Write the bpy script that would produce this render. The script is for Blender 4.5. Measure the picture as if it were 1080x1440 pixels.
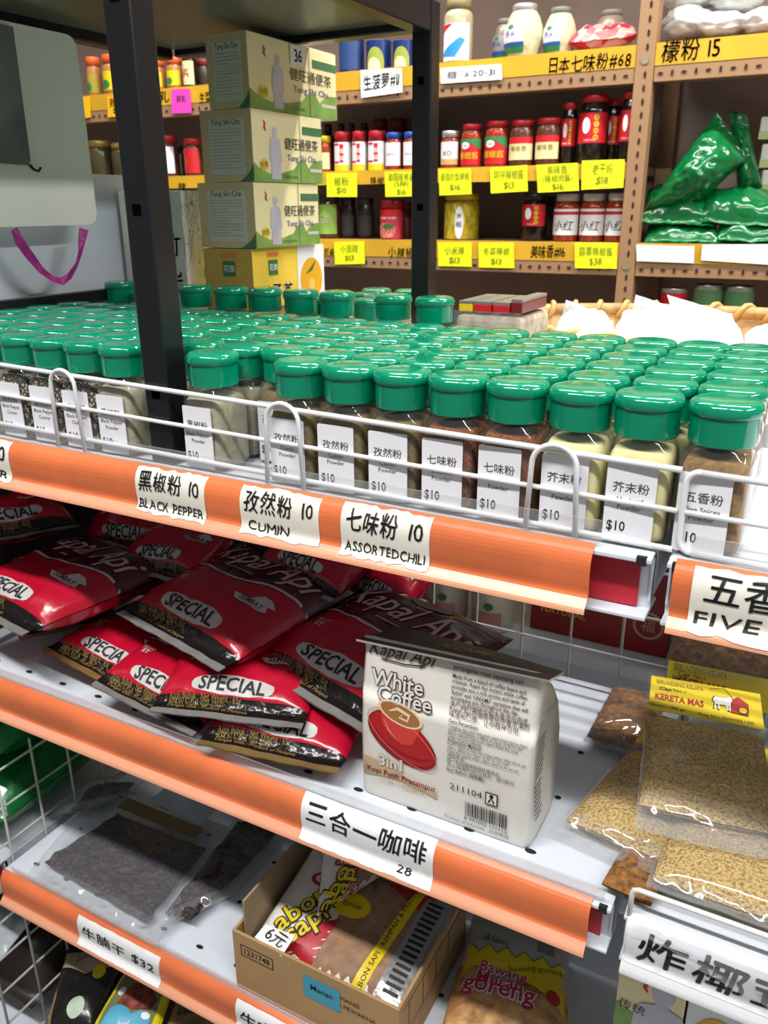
import bpy, bmesh, math, random
import numpy as np
from mathutils import Vector, Matrix, noise
from mathutils.geometry import tessellate_polygon
random.seed(7)
for o in list(bpy.data.objects): bpy.data.objects.remove(o)
SC = bpy.context.scene
COL = SC.collection
PI = math.pi
ZC = 1.15                                  # eye height of the photographer
# ------------------------------------------------------------------ camera
PITCH, ROLL, YAW, FPX = map(float, (math.radians(20.3), math.radians(-.4), math.radians(28.5), 1160.))
FW = Vector((-math.sin(YAW)*math.cos(PITCH), math.cos(YAW)*math.cos(PITCH), -math.sin(PITCH)))
_r = Vector((math.cos(YAW), math.sin(YAW), 0)); _u = _r.cross(FW)
RT = _r*math.cos(ROLL)+_u*math.sin(ROLL); UP = -_r*math.sin(ROLL)+_u*math.cos(ROLL)
cd = bpy.data.cameras.new('camera'); cam = bpy.data.objects.new('camera', cd); COL.objects.link(cam)
cd.sensor_fit = 'VERTICAL'; cd.sensor_height = 36; cd.lens = FPX/1440*36; cd.clip_start = .02
mw = Matrix((RT, UP, -FW)).transposed().to_4x4(); mw.translation = (0, 0, ZC); cam.matrix_world = mw
cd.dof.use_dof = True; cd.dof.focus_distance = .58; cd.dof.aperture_fstop = 20
SC.camera = cam
# ------------------------------------------------------------------ light
SC.view_settings.view_transform = 'Standard'; SC.view_settings.look = 'None'
SC.view_settings.gamma = 1; SC.view_settings.use_curve_mapping = False
SC.view_settings.exposure = 0.0
W = bpy.data.worlds.new('shop_ambience'); SC.world = W; W.use_nodes = True
W.node_tree.nodes['Background'].inputs[0].default_value = (.93, .97, 1, 1)
W.node_tree.nodes['Background'].inputs[1].default_value = .22
def area(name, loc, sx, sy, power, col=(1, .98, .95), rot=(0, 0, 0)):
    l = bpy.data.lights.new(name, 'AREA'); l.shape = 'RECTANGLE'; l.size = sx; l.size_y = sy
    l.energy = power; l.color = col
    o = bpy.data.objects.new(name, l); o.location = loc; o.rotation_euler = rot; COL.objects.link(o); return o
area('tube_light_front_aisle', (-.55, -.34, 2.60), 1.3, .10, 46)
area('tube_light_front_aisle_far', (.95, -.34, 2.60), 1.3, .10, 28)
area('tube_light_rear_aisle', (-1.2, 1.45, 2.60), 1.3, .10, 36)
area('tube_light_rear_aisle_far', (.3, 1.45, 2.60), 1.3, .10, 46)
area('added_board_fill_light', (2.0, .75, 2.45), .10, 1.3, 34, rot=(0, math.radians(35), 0))  # added fill with no known lamp, brightens the white board and tea boxes
area('tube_light_end', (-2.2, 1.3, 2.60), .10, 1.3, 10)
# ------------------------------------------------------------------ helpers
def ray(x, y): return FW+RT*((x-540)/FPX)-UP*((y-720)/FPX)
def aty(x, y, Y): d = ray(x, y); d = d*(Y/d.y); return Vector((d.x, d.y, d.z+ZC))
def atx(x, y, X): d = ray(x, y); d = d*(X/d.x); return Vector((d.x, d.y, d.z+ZC))
def atz(x, y, z): d = ray(x, y); d = d*((z-ZC)/d.z); return Vector((d.x, d.y, z))
def proj(P):
    d = Vector(P)-Vector((0, 0, ZC)); k = d.dot(FW)
    return 540+FPX*d.dot(RT)/k, 720-FPX*d.dot(UP)/k
def lin(c):
    f = lambda v: v/12.92 if v <= .04045 else ((v+.055)/1.055)**2.4
    return tuple(f(v/255) for v in c)+(1,)
MATS = {}
def M(name, c=(200, 200, 200), rough=.5, metal=0, var=0, vs=30, bump=0, bs=60, c2=None, spec=.5, kind='noise', alpha=1, coat=0, vr=(.35, .65)):
    if name in MATS: return MATS[name]
    m = bpy.data.materials.new(name); m.use_nodes = True; MATS[name] = m
    nt = m.node_tree; b = nt.nodes['Principled BSDF']
    b.inputs['Base Color'].default_value = lin(c); b.inputs['Roughness'].default_value = rough
    b.inputs['Metallic'].default_value = metal; b.inputs['Specular IOR Level'].default_value = spec
    b.inputs['Coat Weight'].default_value = coat; b.inputs['Coat Roughness'].default_value = .08
    if alpha < 1: b.inputs['Alpha'].default_value = alpha
    tc = None
    if var or c2 or bump: tc = nt.nodes.new('ShaderNodeTexCoord')
    if var or c2:
        if kind == 'voronoi':
            n = nt.nodes.new('ShaderNodeTexVoronoi'); n.inputs['Scale'].default_value = vs; out = n.outputs['Color']
        else:
            n = nt.nodes.new('ShaderNodeTexNoise'); n.inputs['Scale'].default_value = vs; n.inputs['Detail'].default_value = 3; out = n.outputs['Fac']
        nt.links.new(tc.outputs['Object'], n.inputs['Vector'])
        r = nt.nodes.new('ShaderNodeValToRGB'); r.color_ramp.elements[0].position = vr[0]; r.color_ramp.elements[1].position = vr[1]
        a = tuple(max(0, v*(1-var)) for v in c); bb = c2 or tuple(min(255, v*(1+var)) for v in c)
        r.color_ramp.elements[0].color = lin(a if not c2 else c); r.color_ramp.elements[1].color = lin(bb)
        nt.links.new(out, r.inputs[0]); nt.links.new(r.outputs[0], b.inputs['Base Color'])
    if bump:
        n2 = nt.nodes.new('ShaderNodeTexNoise'); n2.inputs['Scale'].default_value = bs; n2.inputs['Detail'].default_value = 2
        nt.links.new(tc.outputs['Object'], n2.inputs['Vector'])
        bp = nt.nodes.new('ShaderNodeBump'); bp.inputs['Strength'].default_value = bump; bp.inputs['Distance'].default_value = .01
        nt.links.new(n2.outputs['Fac'], bp.inputs['Height']); nt.links.new(bp.outputs[0], b.inputs['Normal'])
    return m
def film(name, haze=.06, rough=.08, bump=.3, bs=30, tint=(255, 255, 255), gl=1.0, hazec=(225, 230, 235)):
    """thin clear plastic or glass: mostly see-through, glossy by fresnel, a little milky"""
    if name in MATS: return MATS[name]
    m = bpy.data.materials.new(name); m.use_nodes = True; MATS[name] = m; nt = m.node_tree
    nt.nodes.remove(nt.nodes['Principled BSDF']); out = nt.nodes['Material Output']
    N = nt.nodes.new; L = nt.links.new
    tr = N('ShaderNodeBsdfTransparent'); tr.inputs[0].default_value = lin(tint)
    df = N('ShaderNodeBsdfDiffuse'); df.inputs[0].default_value = lin(hazec)
    g = N('ShaderNodeBsdfGlossy'); g.inputs['Roughness'].default_value = rough
    lw = N('ShaderNodeLayerWeight'); pw = N('ShaderNodeMath'); pw.operation = 'POWER'; pw.inputs[1].default_value = 5
    L(lw.outputs['Facing'], pw.inputs[0]); fr = N('ShaderNodeMath'); fr.operation = 'MULTIPLY_ADD'; L(pw.outputs[0], fr.inputs[0])
    fr.inputs[1].default_value = .7; fr.inputs[2].default_value = .045
    if bump:
        tc = N('ShaderNodeTexCoord'); n = N('ShaderNodeTexNoise'); n.inputs['Scale'].default_value = bs; n.inputs['Detail'].default_value = 1
        bp = N('ShaderNodeBump'); bp.inputs['Strength'].default_value = bump; bp.inputs['Distance'].default_value = .01
        L(tc.outputs['Object'], n.inputs['Vector']); L(n.outputs['Fac'], bp.inputs['Height'])
        L(bp.outputs[0], g.inputs['Normal']); L(bp.outputs[0], lw.inputs['Normal'])
    mu = N('ShaderNodeMath'); mu.operation = 'MULTIPLY'; mu.inputs[1].default_value = gl; L(fr.outputs[0], mu.inputs[0])
    m1 = N('ShaderNodeMixShader'); m1.inputs[0].default_value = haze; L(tr.outputs[0], m1.inputs[1]); L(df.outputs[0], m1.inputs[2])
    m2 = N('ShaderNodeMixShader'); L(mu.outputs[0], m2.inputs[0]); L(m1.outputs[0], m2.inputs[1]); L(g.outputs[0], m2.inputs[2])
    L(m2.outputs[0], out.inputs[0]); return m
GC = {}
def glyph(s, bold=0):
    k = (s, bold)
    if k not in GC:
        cu = bpy.data.curves.new('ink', 'FONT'); cu.body = s; cu.size = 1; cu.resolution_u = 2; cu.offset = bold; cu.fill_mode = 'FRONT'
        ob = bpy.data.objects.new('ink', cu); me = ob.to_mesh()
        v = [(p.co.x, p.co.y) for p in me.vertices]; f = [tuple(p.vertices) for p in me.polygons]
        ob.to_mesh_clear(); bpy.data.objects.remove(ob); bpy.data.curves.remove(cu)
        if not v: v = [(0, 0)]; f = []
        xs = [a for a, _ in v]; ys = [b for _, b in v]
        cx = (min(xs)+max(xs))/2; cy = (min(ys)+max(ys))/2
        GC[k] = ([(a-cx, b-cy) for a, b in v], f, max(xs)-min(xs), max(ys)-min(ys), cy)
    return GC[k]
class MB:
    def __init__(s): s.v = []; s.f = []; s.m = []; s.sm = []; s.mats = []
    def mi(s, mat):
        if mat not in s.mats: s.mats.append(mat)
        return s.mats.index(mat)
    def add(s, vs, fs, mat, smooth=False):
        b = len(s.v); s.v += [tuple(p) for p in vs]
        ml = mat if isinstance(mat, list) else None
        mi = None if ml else s.mi(mat)
        for i, f in enumerate(fs):
            s.f.append(tuple(b+k for k in f)); s.m.append(s.mi(ml[i]) if ml else mi); s.sm.append(smooth)
        return s
    def box(s, lo, hi, mat, bev=0, xf=None):
        bm = bmesh.new(); bmesh.ops.create_cube(bm, size=1)
        for v in bm.verts: v.co = Vector([lo[i]+(v.co[i]+.5)*(hi[i]-lo[i]) for i in range(3)])
        if bev: bmesh.ops.bevel(bm, geom=bm.edges[:], offset=bev, segments=2, profile=.5, affect='EDGES')
        if xf: bmesh.ops.transform(bm, matrix=xf, verts=bm.verts)
        bm.verts.index_update()
        s.add([v.co for v in bm.verts], [[v.index for v in f.verts] for f in bm.faces], mat); bm.free(); return s
    def lathe(s, prof, mat, n=28, c=(0, 0, 0), sx=1, sy=1):
        vs = []; fs = []; mm = []
        for r, z in prof:
            for k in range(n): a = 2*PI*k/n; vs.append((c[0]+r*sx*math.cos(a), c[1]+r*sy*math.sin(a), c[2]+z))
        for i in range(len(prof)-1):
            for k in range(n):
                fs.append((i*n+k, i*n+(k+1) % n, (i+1)*n+(k+1) % n, (i+1)*n+k))
                if isinstance(mat, list): mm.append(mat[i])
        return s.add(vs, fs, mm if isinstance(mat, list) else mat, True)
    def tube(s, pts, r, mat, n=8, closed=False):
        P = [Vector(p) for p in pts]; vs = []; fs = []; m = len(P); up = None
        for i, p in enumerate(P):
            if closed: t = P[(i+1) % m]-P[i-1]
            else: t = P[min(i+1, m-1)]-P[max(i-1, 0)]
            t.normalize()
            if up is None: up = t.orthogonal().normalized()
            up = (up-t*up.dot(t))
            if up.length < 1e-6: up = t.orthogonal()
            up.normalize(); w = t.cross(up)
            rr = r[i] if isinstance(r, (list, tuple)) else r
            for k in range(n): a = 2*PI*k/n; vs.append(p+up*(rr*math.cos(a))+w*(rr*math.sin(a)))
        for i in range(m if closed else m-1):
            j = (i+1) % m
            for k in range(n): fs.append((i*n+k, i*n+(k+1) % n, j*n+(k+1) % n, j*n+k))
        if not closed: fs.append(tuple(range(n-1, -1, -1))); fs.append(tuple((m-1)*n+k for k in range(n)))
        return s.add(vs, fs, mat, True)
    def grid(s, fn, us, vs_, mat, smooth=True):
        nu, nv = len(us), len(vs_); vs = [fn(u, v) for v in vs_ for u in us]; fs = []; mm = []
        for j in range(nv-1):
            for i in range(nu-1):
                fs.append((j*nu+i, j*nu+i+1, (j+1)*nu+i+1, (j+1)*nu+i))
                if callable(mat): mm.append(mat((us[i]+us[i+1])/2, (vs_[j]+vs_[j+1])/2))
        return s.add(vs, fs, mm if callable(mat) else mat, smooth)
    def prism(s, pts, mat, depth, fn, back=True):
        """outline in 2-D (mapped through fn(x, y, h)) given a thickness"""
        n = len(pts); vs = [fn(x, y, depth) for x, y in pts]+[fn(x, y, 0) for x, y in pts]
        tri = tessellate_polygon([[Vector((x, y, 0)) for x, y in pts]])
        fs = [tuple(t) for t in tri]+([tuple(n+k for k in t[::-1]) for t in tri] if back else [])
        fs += [(i, (i+1) % n, n+(i+1) % n, n+i) for i in range(n)]
        return s.add(vs, fs, mat)
    def decal(s, pts, mat, fn, h=.0003, step=0):
        if step:
            bm = bmesh.new(); vv = [bm.verts.new((x, y, 0)) for x, y in pts]
            for t in tessellate_polygon([[Vector((x, y, 0)) for x, y in pts]]):
                try: bm.faces.new([vv[k] for k in t])
                except ValueError: pass
            for _ in range(6):
                ed = [e for e in bm.edges if e.calc_length() > step]
                if not ed: break
                bmesh.ops.subdivide_edges(bm, edges=ed, cuts=1); bmesh.ops.triangulate(bm, faces=bm.faces[:])
            bm.verts.index_update()
            s.add([fn(v.co.x, v.co.y, h) for v in bm.verts], [[v.index for v in f.verts] for f in bm.faces], mat, True); bm.free()
        else:
            s.add([fn(x, y, h) for x, y in pts], [tuple(t) for t in tessellate_polygon([[Vector((x, y, 0)) for x, y in pts]])], mat)
        return s
    def rect(s, x0, y0, x1, y1, mat, fn, h=.0003, step=0): return s.decal([(x0, y0), (x1, y0), (x1, y1), (x0, y1)], mat, fn, h, step)
    def ell(s, x, y, rx, ry, mat, fn, h=.0003, n=20, step=0, rot=0):
        c, q = math.cos(rot), math.sin(rot); P = []
        for k in range(n):
            a = 2*PI*k/n; ex, ey = rx*math.cos(a), ry*math.sin(a); P.append((x+ex*c-ey*q, y+ex*q+ey*c))
        return s.decal(P, mat, fn, h, step)
    def line(s, pts, w, mat, fn, h=.0003):
        vs = []; fs = []; n = len(pts)
        for i, (x, y) in enumerate(pts):
            a = pts[max(i-1, 0)]; b = pts[min(i+1, n-1)]; dx, dy = b[0]-a[0], b[1]-a[1]; l = math.hypot(dx, dy) or 1
            ww = w[i] if isinstance(w, (list, tuple)) else w
            vs += [fn(x-dy/l*ww/2, y+dx/l*ww/2, h), fn(x+dy/l*ww/2, y-dx/l*ww/2, h)]
        for i in range(n-1): fs.append((2*i, 2*i+1, 2*i+3, 2*i+2))
        return s.add(vs, fs, mat)
    def text(s, t, x, y, size, mat, fn, h=.0004, bold=0, shear=0, rot=0, sx=1, al='c', fit=None, step=0):
        vs, fs, w, hh, cy = glyph(t, bold)
        if fit: sx = fit/(w*size) if w else 1
        ox = {'c': 0, 'l': w/2, 'r': -w/2}[al]; c, q = math.cos(rot), math.sin(rot); out = []
        for a, b in vs:
            a = (a+ox+shear*b)*size*sx; b = b*size
            out.append((x+a*c-b*q, y+a*q+b*c))
        if step: out, fs = sub2d(out, fs, step)
        return s.add([fn(a, b, h) for a, b in out], fs, mat)
    def hand(s, t, x, y, size, mat, fn, h=.0005, bold=.012, al='l', width=None, seed=0, slope=0, step=0):
        """felt-pen writing: every sign set separately with its own tilt and size"""
        rr = random.Random(seed+len(t)); adv = []; G = []
        for ch in t:
            if ch == ' ': G.append(None); adv.append(.35); continue
            g = glyph(ch, 0); G.append(g); adv.append(g[2]+.10)
        tot = sum(adv)*size; k = (width/tot) if width else 1
        cx = x if al == 'l' else x-tot*k/2
        for g, a in zip(G, adv):
            if g:
                sz = size*rr.uniform(.92, 1.06); th = rr.uniform(-.07, .07)+slope; sh = rr.uniform(-.02, .15)
                px = cx+a*size*k/2; py = y+(g[4]-.36)*size*.6+rr.uniform(-.03, .03)*size+(px-x)*slope
                out = []
                for p, q in g[0]:
                    p = (p+sh*q)*sz*k; q = q*sz
                    out.append((px+p*math.cos(th)-q*math.sin(th), py+p*math.sin(th)+q*math.cos(th)))
                fs = g[1]
                if step: out, fs = sub2d(out, fs, step)
                d = bold*size*.55
                for ddx, ddy in (((0, 0), (d, 0), (-d, 0), (0, d), (0, -d)) if bold else ((0, 0),)): s.add([fn(p+ddx, q+ddy, h) for p, q in out], fs, mat)
            cx += a*size*k
        return s
    def build(s, name, parent=None, loc=None, rot=None, label=None):
        me = bpy.data.meshes.new(name); me.from_pydata(s.v, [], s.f)
        for m in s.mats: me.materials.append(m)
        me.polygons.foreach_set('material_index', s.m); me.polygons.foreach_set('use_smooth', s.sm); me.update()
        o = bpy.data.objects.new(name, me); COL.objects.link(o)
        if parent: o.parent = parent
        if loc is not None: o.location = loc
        if rot is not None: o.rotation_euler = rot
        if label: o['label'] = label
        return o
def tag(o, label, cat, group=None, kind=None):
    o['label'] = label; o['category'] = cat
    if group: o['group'] = group
    if kind: o['kind'] = kind
    return o
def sub2d(vs, fs, step):
    bm = bmesh.new(); vv = [bm.verts.new((x, y, 0)) for x, y in vs]
    for f in fs:
        try: bm.faces.new([vv[k] for k in f])
        except ValueError: pass
    for _ in range(5):
        ed = [e for e in bm.edges if e.calc_length() > step]
        if not ed: break
        bmesh.ops.subdivide_edges(bm, edges=ed, cuts=1); bmesh.ops.triangulate(bm, faces=bm.faces[:])
    bm.verts.index_update(); r = ([(v.co.x, v.co.y) for v in bm.verts], [[v.index for v in f.verts] for f in bm.faces]); bm.free(); return r
def thing(name, label, cat, loc=(0, 0, 0), rz=0, group=None):
    o = bpy.data.objects.new(name, None); o.empty_display_size = .02; COL.objects.link(o)
    o.location = loc; o.rotation_euler = (0, 0, rz); return tag(o, label, cat, group)
def struct(o): o['kind'] = 'structure'; return o
def dup(root, loc, rz=0, label=None, group=None):
    r = root.copy(); COL.objects.link(r); r.location = loc; r.rotation_euler = (0, 0, rz)
    if label: r['label'] = label
    if group: r['group'] = group
    for ch in list(root.children):
        c = ch.copy(); COL.objects.link(c); c.parent = r
        for g in ch.children:
            d = g.copy(); COL.objects.link(d); d.parent = c
    return r
def plane(o, u, v):
    """a flat frame: fn(x, y, h) -> o + x u + y v + h n"""
    o = Vector(o); u = Vector(u).normalized(); v = Vector(v).normalized(); n = u.cross(v)
    return lambda x, y, h=0: o+u*x+v*y+n*h
def front(o): return plane(o, (1, 0, 0), (0, 0, 1))      # faces -y, towards the viewer
def side(o): return plane(o, (0, 1, 0), (0, 0, 1))       # faces +x
def lsp(a, b, n): return [a+(b-a)*i/(n-1) for i in range(n)]
# ------------------------------------------------------------------ materials
INK = M('black_ink', (28, 28, 32), .6); GREYINK = M('grey_print', (70, 70, 76), .6)
PAPER = M('white_paper', (236, 237, 238), .7); WMETAL = M('white_painted_metal', (214, 222, 232), .35, bump=.03, bs=200)
ORANGE = M('orange_plastic_rail', (220, 116, 70), .26, var=.05, vs=12); LIP = M('pale_orange_lip', (226, 160, 128), .25)
RED = M('red_card', (190, 32, 50), .5); WIREM = M('white_coated_wire', (226, 228, 230), .3); GWIRE = M('grey_white_wire', (176, 178, 172), .35)
BLACK = M('black_powder_coat', (20, 21, 24), .28); HOLE = M('dark_hole', (26, 28, 30), .8)
CLEAR = film('clear_acrylic', .16, .05, 0); BROWN = M('brown_angle_steel', (158, 122, 88), .45); YEL = M('yellow_tape', (212, 164, 44), .35, var=.05, vs=6)
NEON = M('neon_yellow_paper', (236, 246, 20), .6); SLOT = M('slot_shadow_hole', (52, 36, 28), .9)
L1, L2, L3, L4 = .95, .675, .385, .055
YF = .482                                   # front face of the gondola shelves
# ------------------------------------------------------------------ room
b = MB(); b.box((-4, -2.2, -.05), (3, 3.2, 0), M('grey_vinyl_floor', (120, 118, 114), .4, var=.06, vs=3)); struct(b.build('floor'))
b = MB(); b.box((-4, -2.2, 2.72), (3, 3.2, 2.78), M('white_ceiling', (232, 232, 228), .8, var=.02, vs=2)); struct(b.build('ceiling'))
b = MB(); b.box((-4, 2.62, 0), (3, 2.72, 2.72), M('taupe_wall', (132, 118, 110), .8, var=.05, vs=2)); struct(b.build('wall_back'))
b = MB(); b.box((-4.1, -2.2, 0), (-4, 3.2, 2.72), M('taupe_wall')); struct(b.build('wall_left'))
# ------------------------------------------------------------------ gondola shelving
RP = [(0, 0), (-.006, -.004), (-.009, -.011), (-.009, -.022), (-.008, -.030), (-.0095, -.034), (-.0145, -.039), (-.0155, -.042)]
def _smooth(P, k=3):
    out = []
    for i in range(len(P)-1):
        p0, p1, p2, p3 = P[max(i-1, 0)], P[i], P[i+1], P[min(i+2, len(P)-1)]
        for j in range(k):
            t = j/k; out.append(tuple(.5*((2*b)+(-a+c)*t+(2*a-5*b+4*c-d)*t*t+(-a+3*b-3*c+d)*t**3) for a, b, c, d in zip(p0, p1, p2, p3)))
    return out+[P[-1]]
RP = _smooth(RP); NLIP = 15
RL = [0]
for a_, b_ in zip(RP, RP[1:]): RL.append(RL[-1]+math.hypot(b_[0]-a_[0], b_[1]-a_[1]))
def railfn(zt):
    def fn(x, y, h=0):
        s = min(max(-y, 0), RL[-1]); i = max(k for k in range(len(RP)-1) if RL[k] <= s+1e-9)
        t = (s-RL[i])/(RL[i+1]-RL[i]); (y0, z0), (y1, z1) = RP[i], RP[i+1]
        dy, dz = y1-y0, z1-z0; l = math.hypot(dy, dz)
        return Vector((x, YF+y0+dy*t+dz/l*h, zt+z0+dz*t-dy/l*h))
    return fn
def rail(parent, x0, x1, zt, mat=ORANGE, lip=LIP, lab='orange plastic price rail'):
    fn = railfn(zt); b = MB(); th = .0012
    for i in range(len(RP)-1):
        m = lip if i >= NLIP else mat
        a0, a1 = -RL[i], -RL[i+1]-(0 if i < len(RP)-2 else -1e-6)
        q = [fn(x0, a0, th), fn(x1, a0, th), fn(x1, a1, th), fn(x0, a1, th)]; r = [fn(x0, a0), fn(x1, a0), fn(x1, a1), fn(x0, a1)]
        b.add(q+r, [(0, 1, 2, 3), (7, 6, 5, 4), (1, 5, 6, 2), (0, 3, 7, 4)], m)
    p0, p1 = fn(x0, -RL[-1], th), fn(x1, -RL[-1], th); q0, q1 = fn(x0, -RL[-1]), fn(x1, -RL[-1])
    b.add([p0, p1, q1, q0], [(0, 1, 2, 3)], lip)
    return b.build('price_rail', parent, label=lab)
def shelf(root, x0, x1, zt, y1=.770, holes=True, rx=None, rmat=ORANGE, lip=LIP, lab='orange plastic price rail', card=True):
    b = MB()
    b.box((x0, YF+.002, zt-.004), (x1, y1, zt), WMETAL, .0008)
    b.box((x0, YF+.010, zt-.040), (x1, YF+.013, zt-.003), WMETAL)
    b.box((x0, YF-.004, zt-.0045), (x1, YF+.012, zt-.001), WMETAL, .0008)
    b.box((x0, YF-.004, zt-.043), (x1, YF+.030, zt-.040), WMETAL, .0008)
    for ex in (x0, x1-.0016): b.box((ex, YF+.008, zt-.034), (ex+.0016, y1, zt-.003), WMETAL)
    if holes:
        n = int((x1-x0)/.052)
        for i in range(n):
            for yy in (YF+.024, YF+.095, YF+.165, YF+.235):
                b.ell(x0+.03+i*.052, yy, .0048 if yy < YF+.03 else .0030, .0026, HOLE, lambda x, y, h=0: Vector((x, y, zt+h)), .0003, 10)
    for ex in (x0+.006, x1-.006):
        b.box((ex-.003, YF-.0042, zt-.006), (ex+.003, YF-.0005, zt-.0005), HOLE)
    s = b.build('shelf', root)
    if card:
        c = MB(); c.box((x0+.004, YF+.0075, zt-.039), (x1-.008, YF+.0095, zt-.005), RED); c.build('backing_card', s, label='red card behind the rail')
    r0, r1 = rx or (x0, x1)
    rail(s, r0, r1, zt+.001, rmat, lip, lab); return s
g1 = thing('gondola_shelving', 'white metal gondola bay with long orange price rails carrying most of the green-capped jars', 'shelving', (0, 0, 0), 0, 'gondola bays')
shelf(g1, -.800, -.076, L1, holes=False, rx=(-.80, -.111)); shelf(g1, -.800, -.076, L2, rx=(-.80, -.090)); shelf(g1, -.800, -.076, L3, rx=(-.797, -.090)); shelf(g1, -.800, -.076, L4)
g2 = thing('gondola_shelving', 'white metal gondola bay at the right, its middle rail faced with white card', 'shelving', (0, 0, 0), 0, 'gondola bays')
shelf(g2, -.067, .70, L1, holes=False, rx=(-.062, .70))
shelf(g2, -.067, .70, L2, rx=(-.064, .70), rmat=M('white_card_rail', (228, 232, 238), .35), lip=M('clear_white_lip', (206, 210, 212), .3), lab='price rail with a white card insert')
shelf(g2, -.067, .70, L3); shelf(g2, -.067, .70, L4)
g3 = thing('gondola_shelving', 'white gondola bay seen only through the wire divider at the lower left', 'shelving', (0, 0, 0), 0, 'gondola bays')
shelf(g3, -1.55, -.812, L3, holes=False); shelf(g3, -1.55, -.812, L4, holes=False); shelf(g3, -1.55, -.812, L2, holes=False); shelf(g3, -1.55, -.812, L1, holes=False)
for g, xs in ((g1, (-.8035, -.0715)), (g2, (.7045,)), (g3, (-1.553,))):
    for x in xs:
        b = MB(); b.box((x-.0035, .7805, 0), (x+.0035, .800, L1-.002), WMETAL, .002)
        b.build('upright', g)
for g, x0, x1 in ((g1, -.80, -.076), (g2, -.067, .70)):
    b = MB(); b.box((x0, .60, 0), (x1, .768, .05), WMETAL, .002); b.build('base', g)
    b = MB(); b.box((x0, .803, L2-.03), (x1, 1.10, L2-.002), WMETAL, .001); b.build('rear_shelf', g)
    b = MB(); b.box((x0, .803, L3-.03), (x1, 1.10, L3-.002), WMETAL, .001); b.build('rear_shelf', g)
    b = MB(); b.box((x0-(.16 if x0 < -.5 else 0), .868, L1-.03), (x1, 1.16, L1), WMETAL, .001); b.build('rear_shelf', g)
b = MB(); b.box((-.795, .7805, L1-.03), (-.335, .862, L1+.017), WMETAL, .002); b.build('raised_ledge', g1)
# wire grids
def wiregrid(name, lab, fn, us, vs_, u0, u1, v0, v1, r, mat, group):
    t = thing(name, lab, 'wire grid', group=group)
    b = MB()
    for u in us: b.tube([fn(u, v0, 0), fn(u, v1, 0)], r, mat, 6)
    b.build('upright_wires', t)
    b = MB()
    for v in vs_: b.tube([fn(u0, v, .003), fn(u1, v, .003)], r, mat, 6)
    b.build('cross_wires', t)
F0 = lambda x, z, h=0: Vector((x, .775-h, z)); S0 = lambda y, z, h=0: Vector((-.806-h, y, z))
wiregrid('wire_grid', 'wire grid forming the back of the middle shelf behind the white coffee pouch', F0, [-.785+.0535*i for i in range(14)], [.105+.0506*i for i in range(17)], -.79, -.085, -.0+.06, .94, .0016, GWIRE, 'wire grids')
wiregrid('wire_grid', 'wire grid behind the packets of golden floss', F0, [-.055+.0535*i for i in range(14)], [.105+.0506*i for i in range(17)], -.058, .69, -.0+.06, .94, .0016, GWIRE, 'wire grids')
wiregrid('wire_divider', 'upright wire divider at the lower left with green bags behind it', S0, [.448+.0515*i for i in range(7)], [.048+.0515*i for i in range(10)], .44, .772, .03, .53, .0017, GWIRE, 'wire grids')
# clear strips at the shelf fronts
def strip(x0, x1, z, h, lab, lean=.004):
    b = MB(); b.add([(x0, YF-.001, z), (x1, YF-.001, z), (x1, YF-.001-lean, z+h), (x0, YF-.001-lean, z+h), (x0, YF+.0008, z), (x1, YF+.0008, z), (x1, YF+.0008-lean, z+h), (x0, YF+.0008-lean, z+h)],
                    [(0, 1, 2, 3), (7, 6, 5, 4), (0, 4, 5, 1), (3, 2, 6, 7), (1, 5, 6, 2), (0, 3, 7, 4)], CLEAR)
    tag(b.build('clear_plastic_strip'), lab, 'shelf strip', 'clear shelf strips')
strip(-.80, -.108, L1+.002, .017, 'clear plastic strip along the foot of the green-capped spice jars')
strip(-.055, .70, L1+.002, .017, 'clear plastic strip at the foot of the five spice jars')
strip(-.80, -.082, L2+.003, .014, 'clear plastic strip along the edge of the coffee shelf')
strip(-.78, -.085, L3+.003, .014, 'clear plastic strip along the edge of the beef jerky shelf')
# ------------------------------------------------------------------ wire fences
YW = .4895
def fz(x, k): return ZC+{0: -.131, 1: -.1590, 2: -.187}[k]+(x+.66)/.596*{0: -.0150, 1: -.0125, 2: -.0095}[k]
def fence(name, lab, x0, x1, pins, cap):
    t = thing(name, lab, 'wire fence', group='white wire fences')
    for k, nm in ((0, 'top_wire'), (1, 'middle_wire'), (2, 'bottom_wire')):
        xa = x0+(.008 if cap and k != 1 else 0)
        b = MB(); b.tube([(xa+(x1-xa)*i/10, YW, fz(xa+(x1-xa)*i/10, k)) for i in range(11)], .0020 if k != 1 else .0017, WIREM, 10); b.build(nm, t)
    for x in pins:
        z1 = fz(x, 0)+.003; P = []
        for i in range(13):
            a = PI-PI*i/12; P.append((x+.0145*math.cos(a), YW-.0035, z1-.012+.0135*math.sin(a)))
        P = [(x-.0165, YW-.0035, L1+.002)]+P+[(x+.0165, YW-.0035, L1+.002)]
        b = MB(); b.tube(P, .0018, WIREM, 10); b.build('wire_hoop', t)
    if cap:
        zt, zb = fz(x0, 0), fz(x0, 2); P = [(x0+.008, YW, zt)]
        P += [(x0+.008-.008*math.sin(PI/2*i/6), YW, zt-.008+.008*math.cos(PI/2*i/6)) for i in range(1, 7)]
        P += [(x0+.008-.008*math.cos(PI/2*i/6), YW, zb+.008-.008*math.sin(PI/2*i/6)) for i in range(0, 7)]
        b = MB(); b.tube(P, .0020, WIREM, 10); b.build('rounded_end', t)
hp = [aty(x, 600, YW).x for x in (101, 401)]+[aty(781, 660, YW).x]
fence('wire_fence', 'long low white wire fence in front of the pepper, cumin and mustard jars', -.80, -.0665, hp, False)
fence('wire_fence', 'white wire fence with a rounded end in front of the five spice jars', -.0635, .70, [], True)
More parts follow.
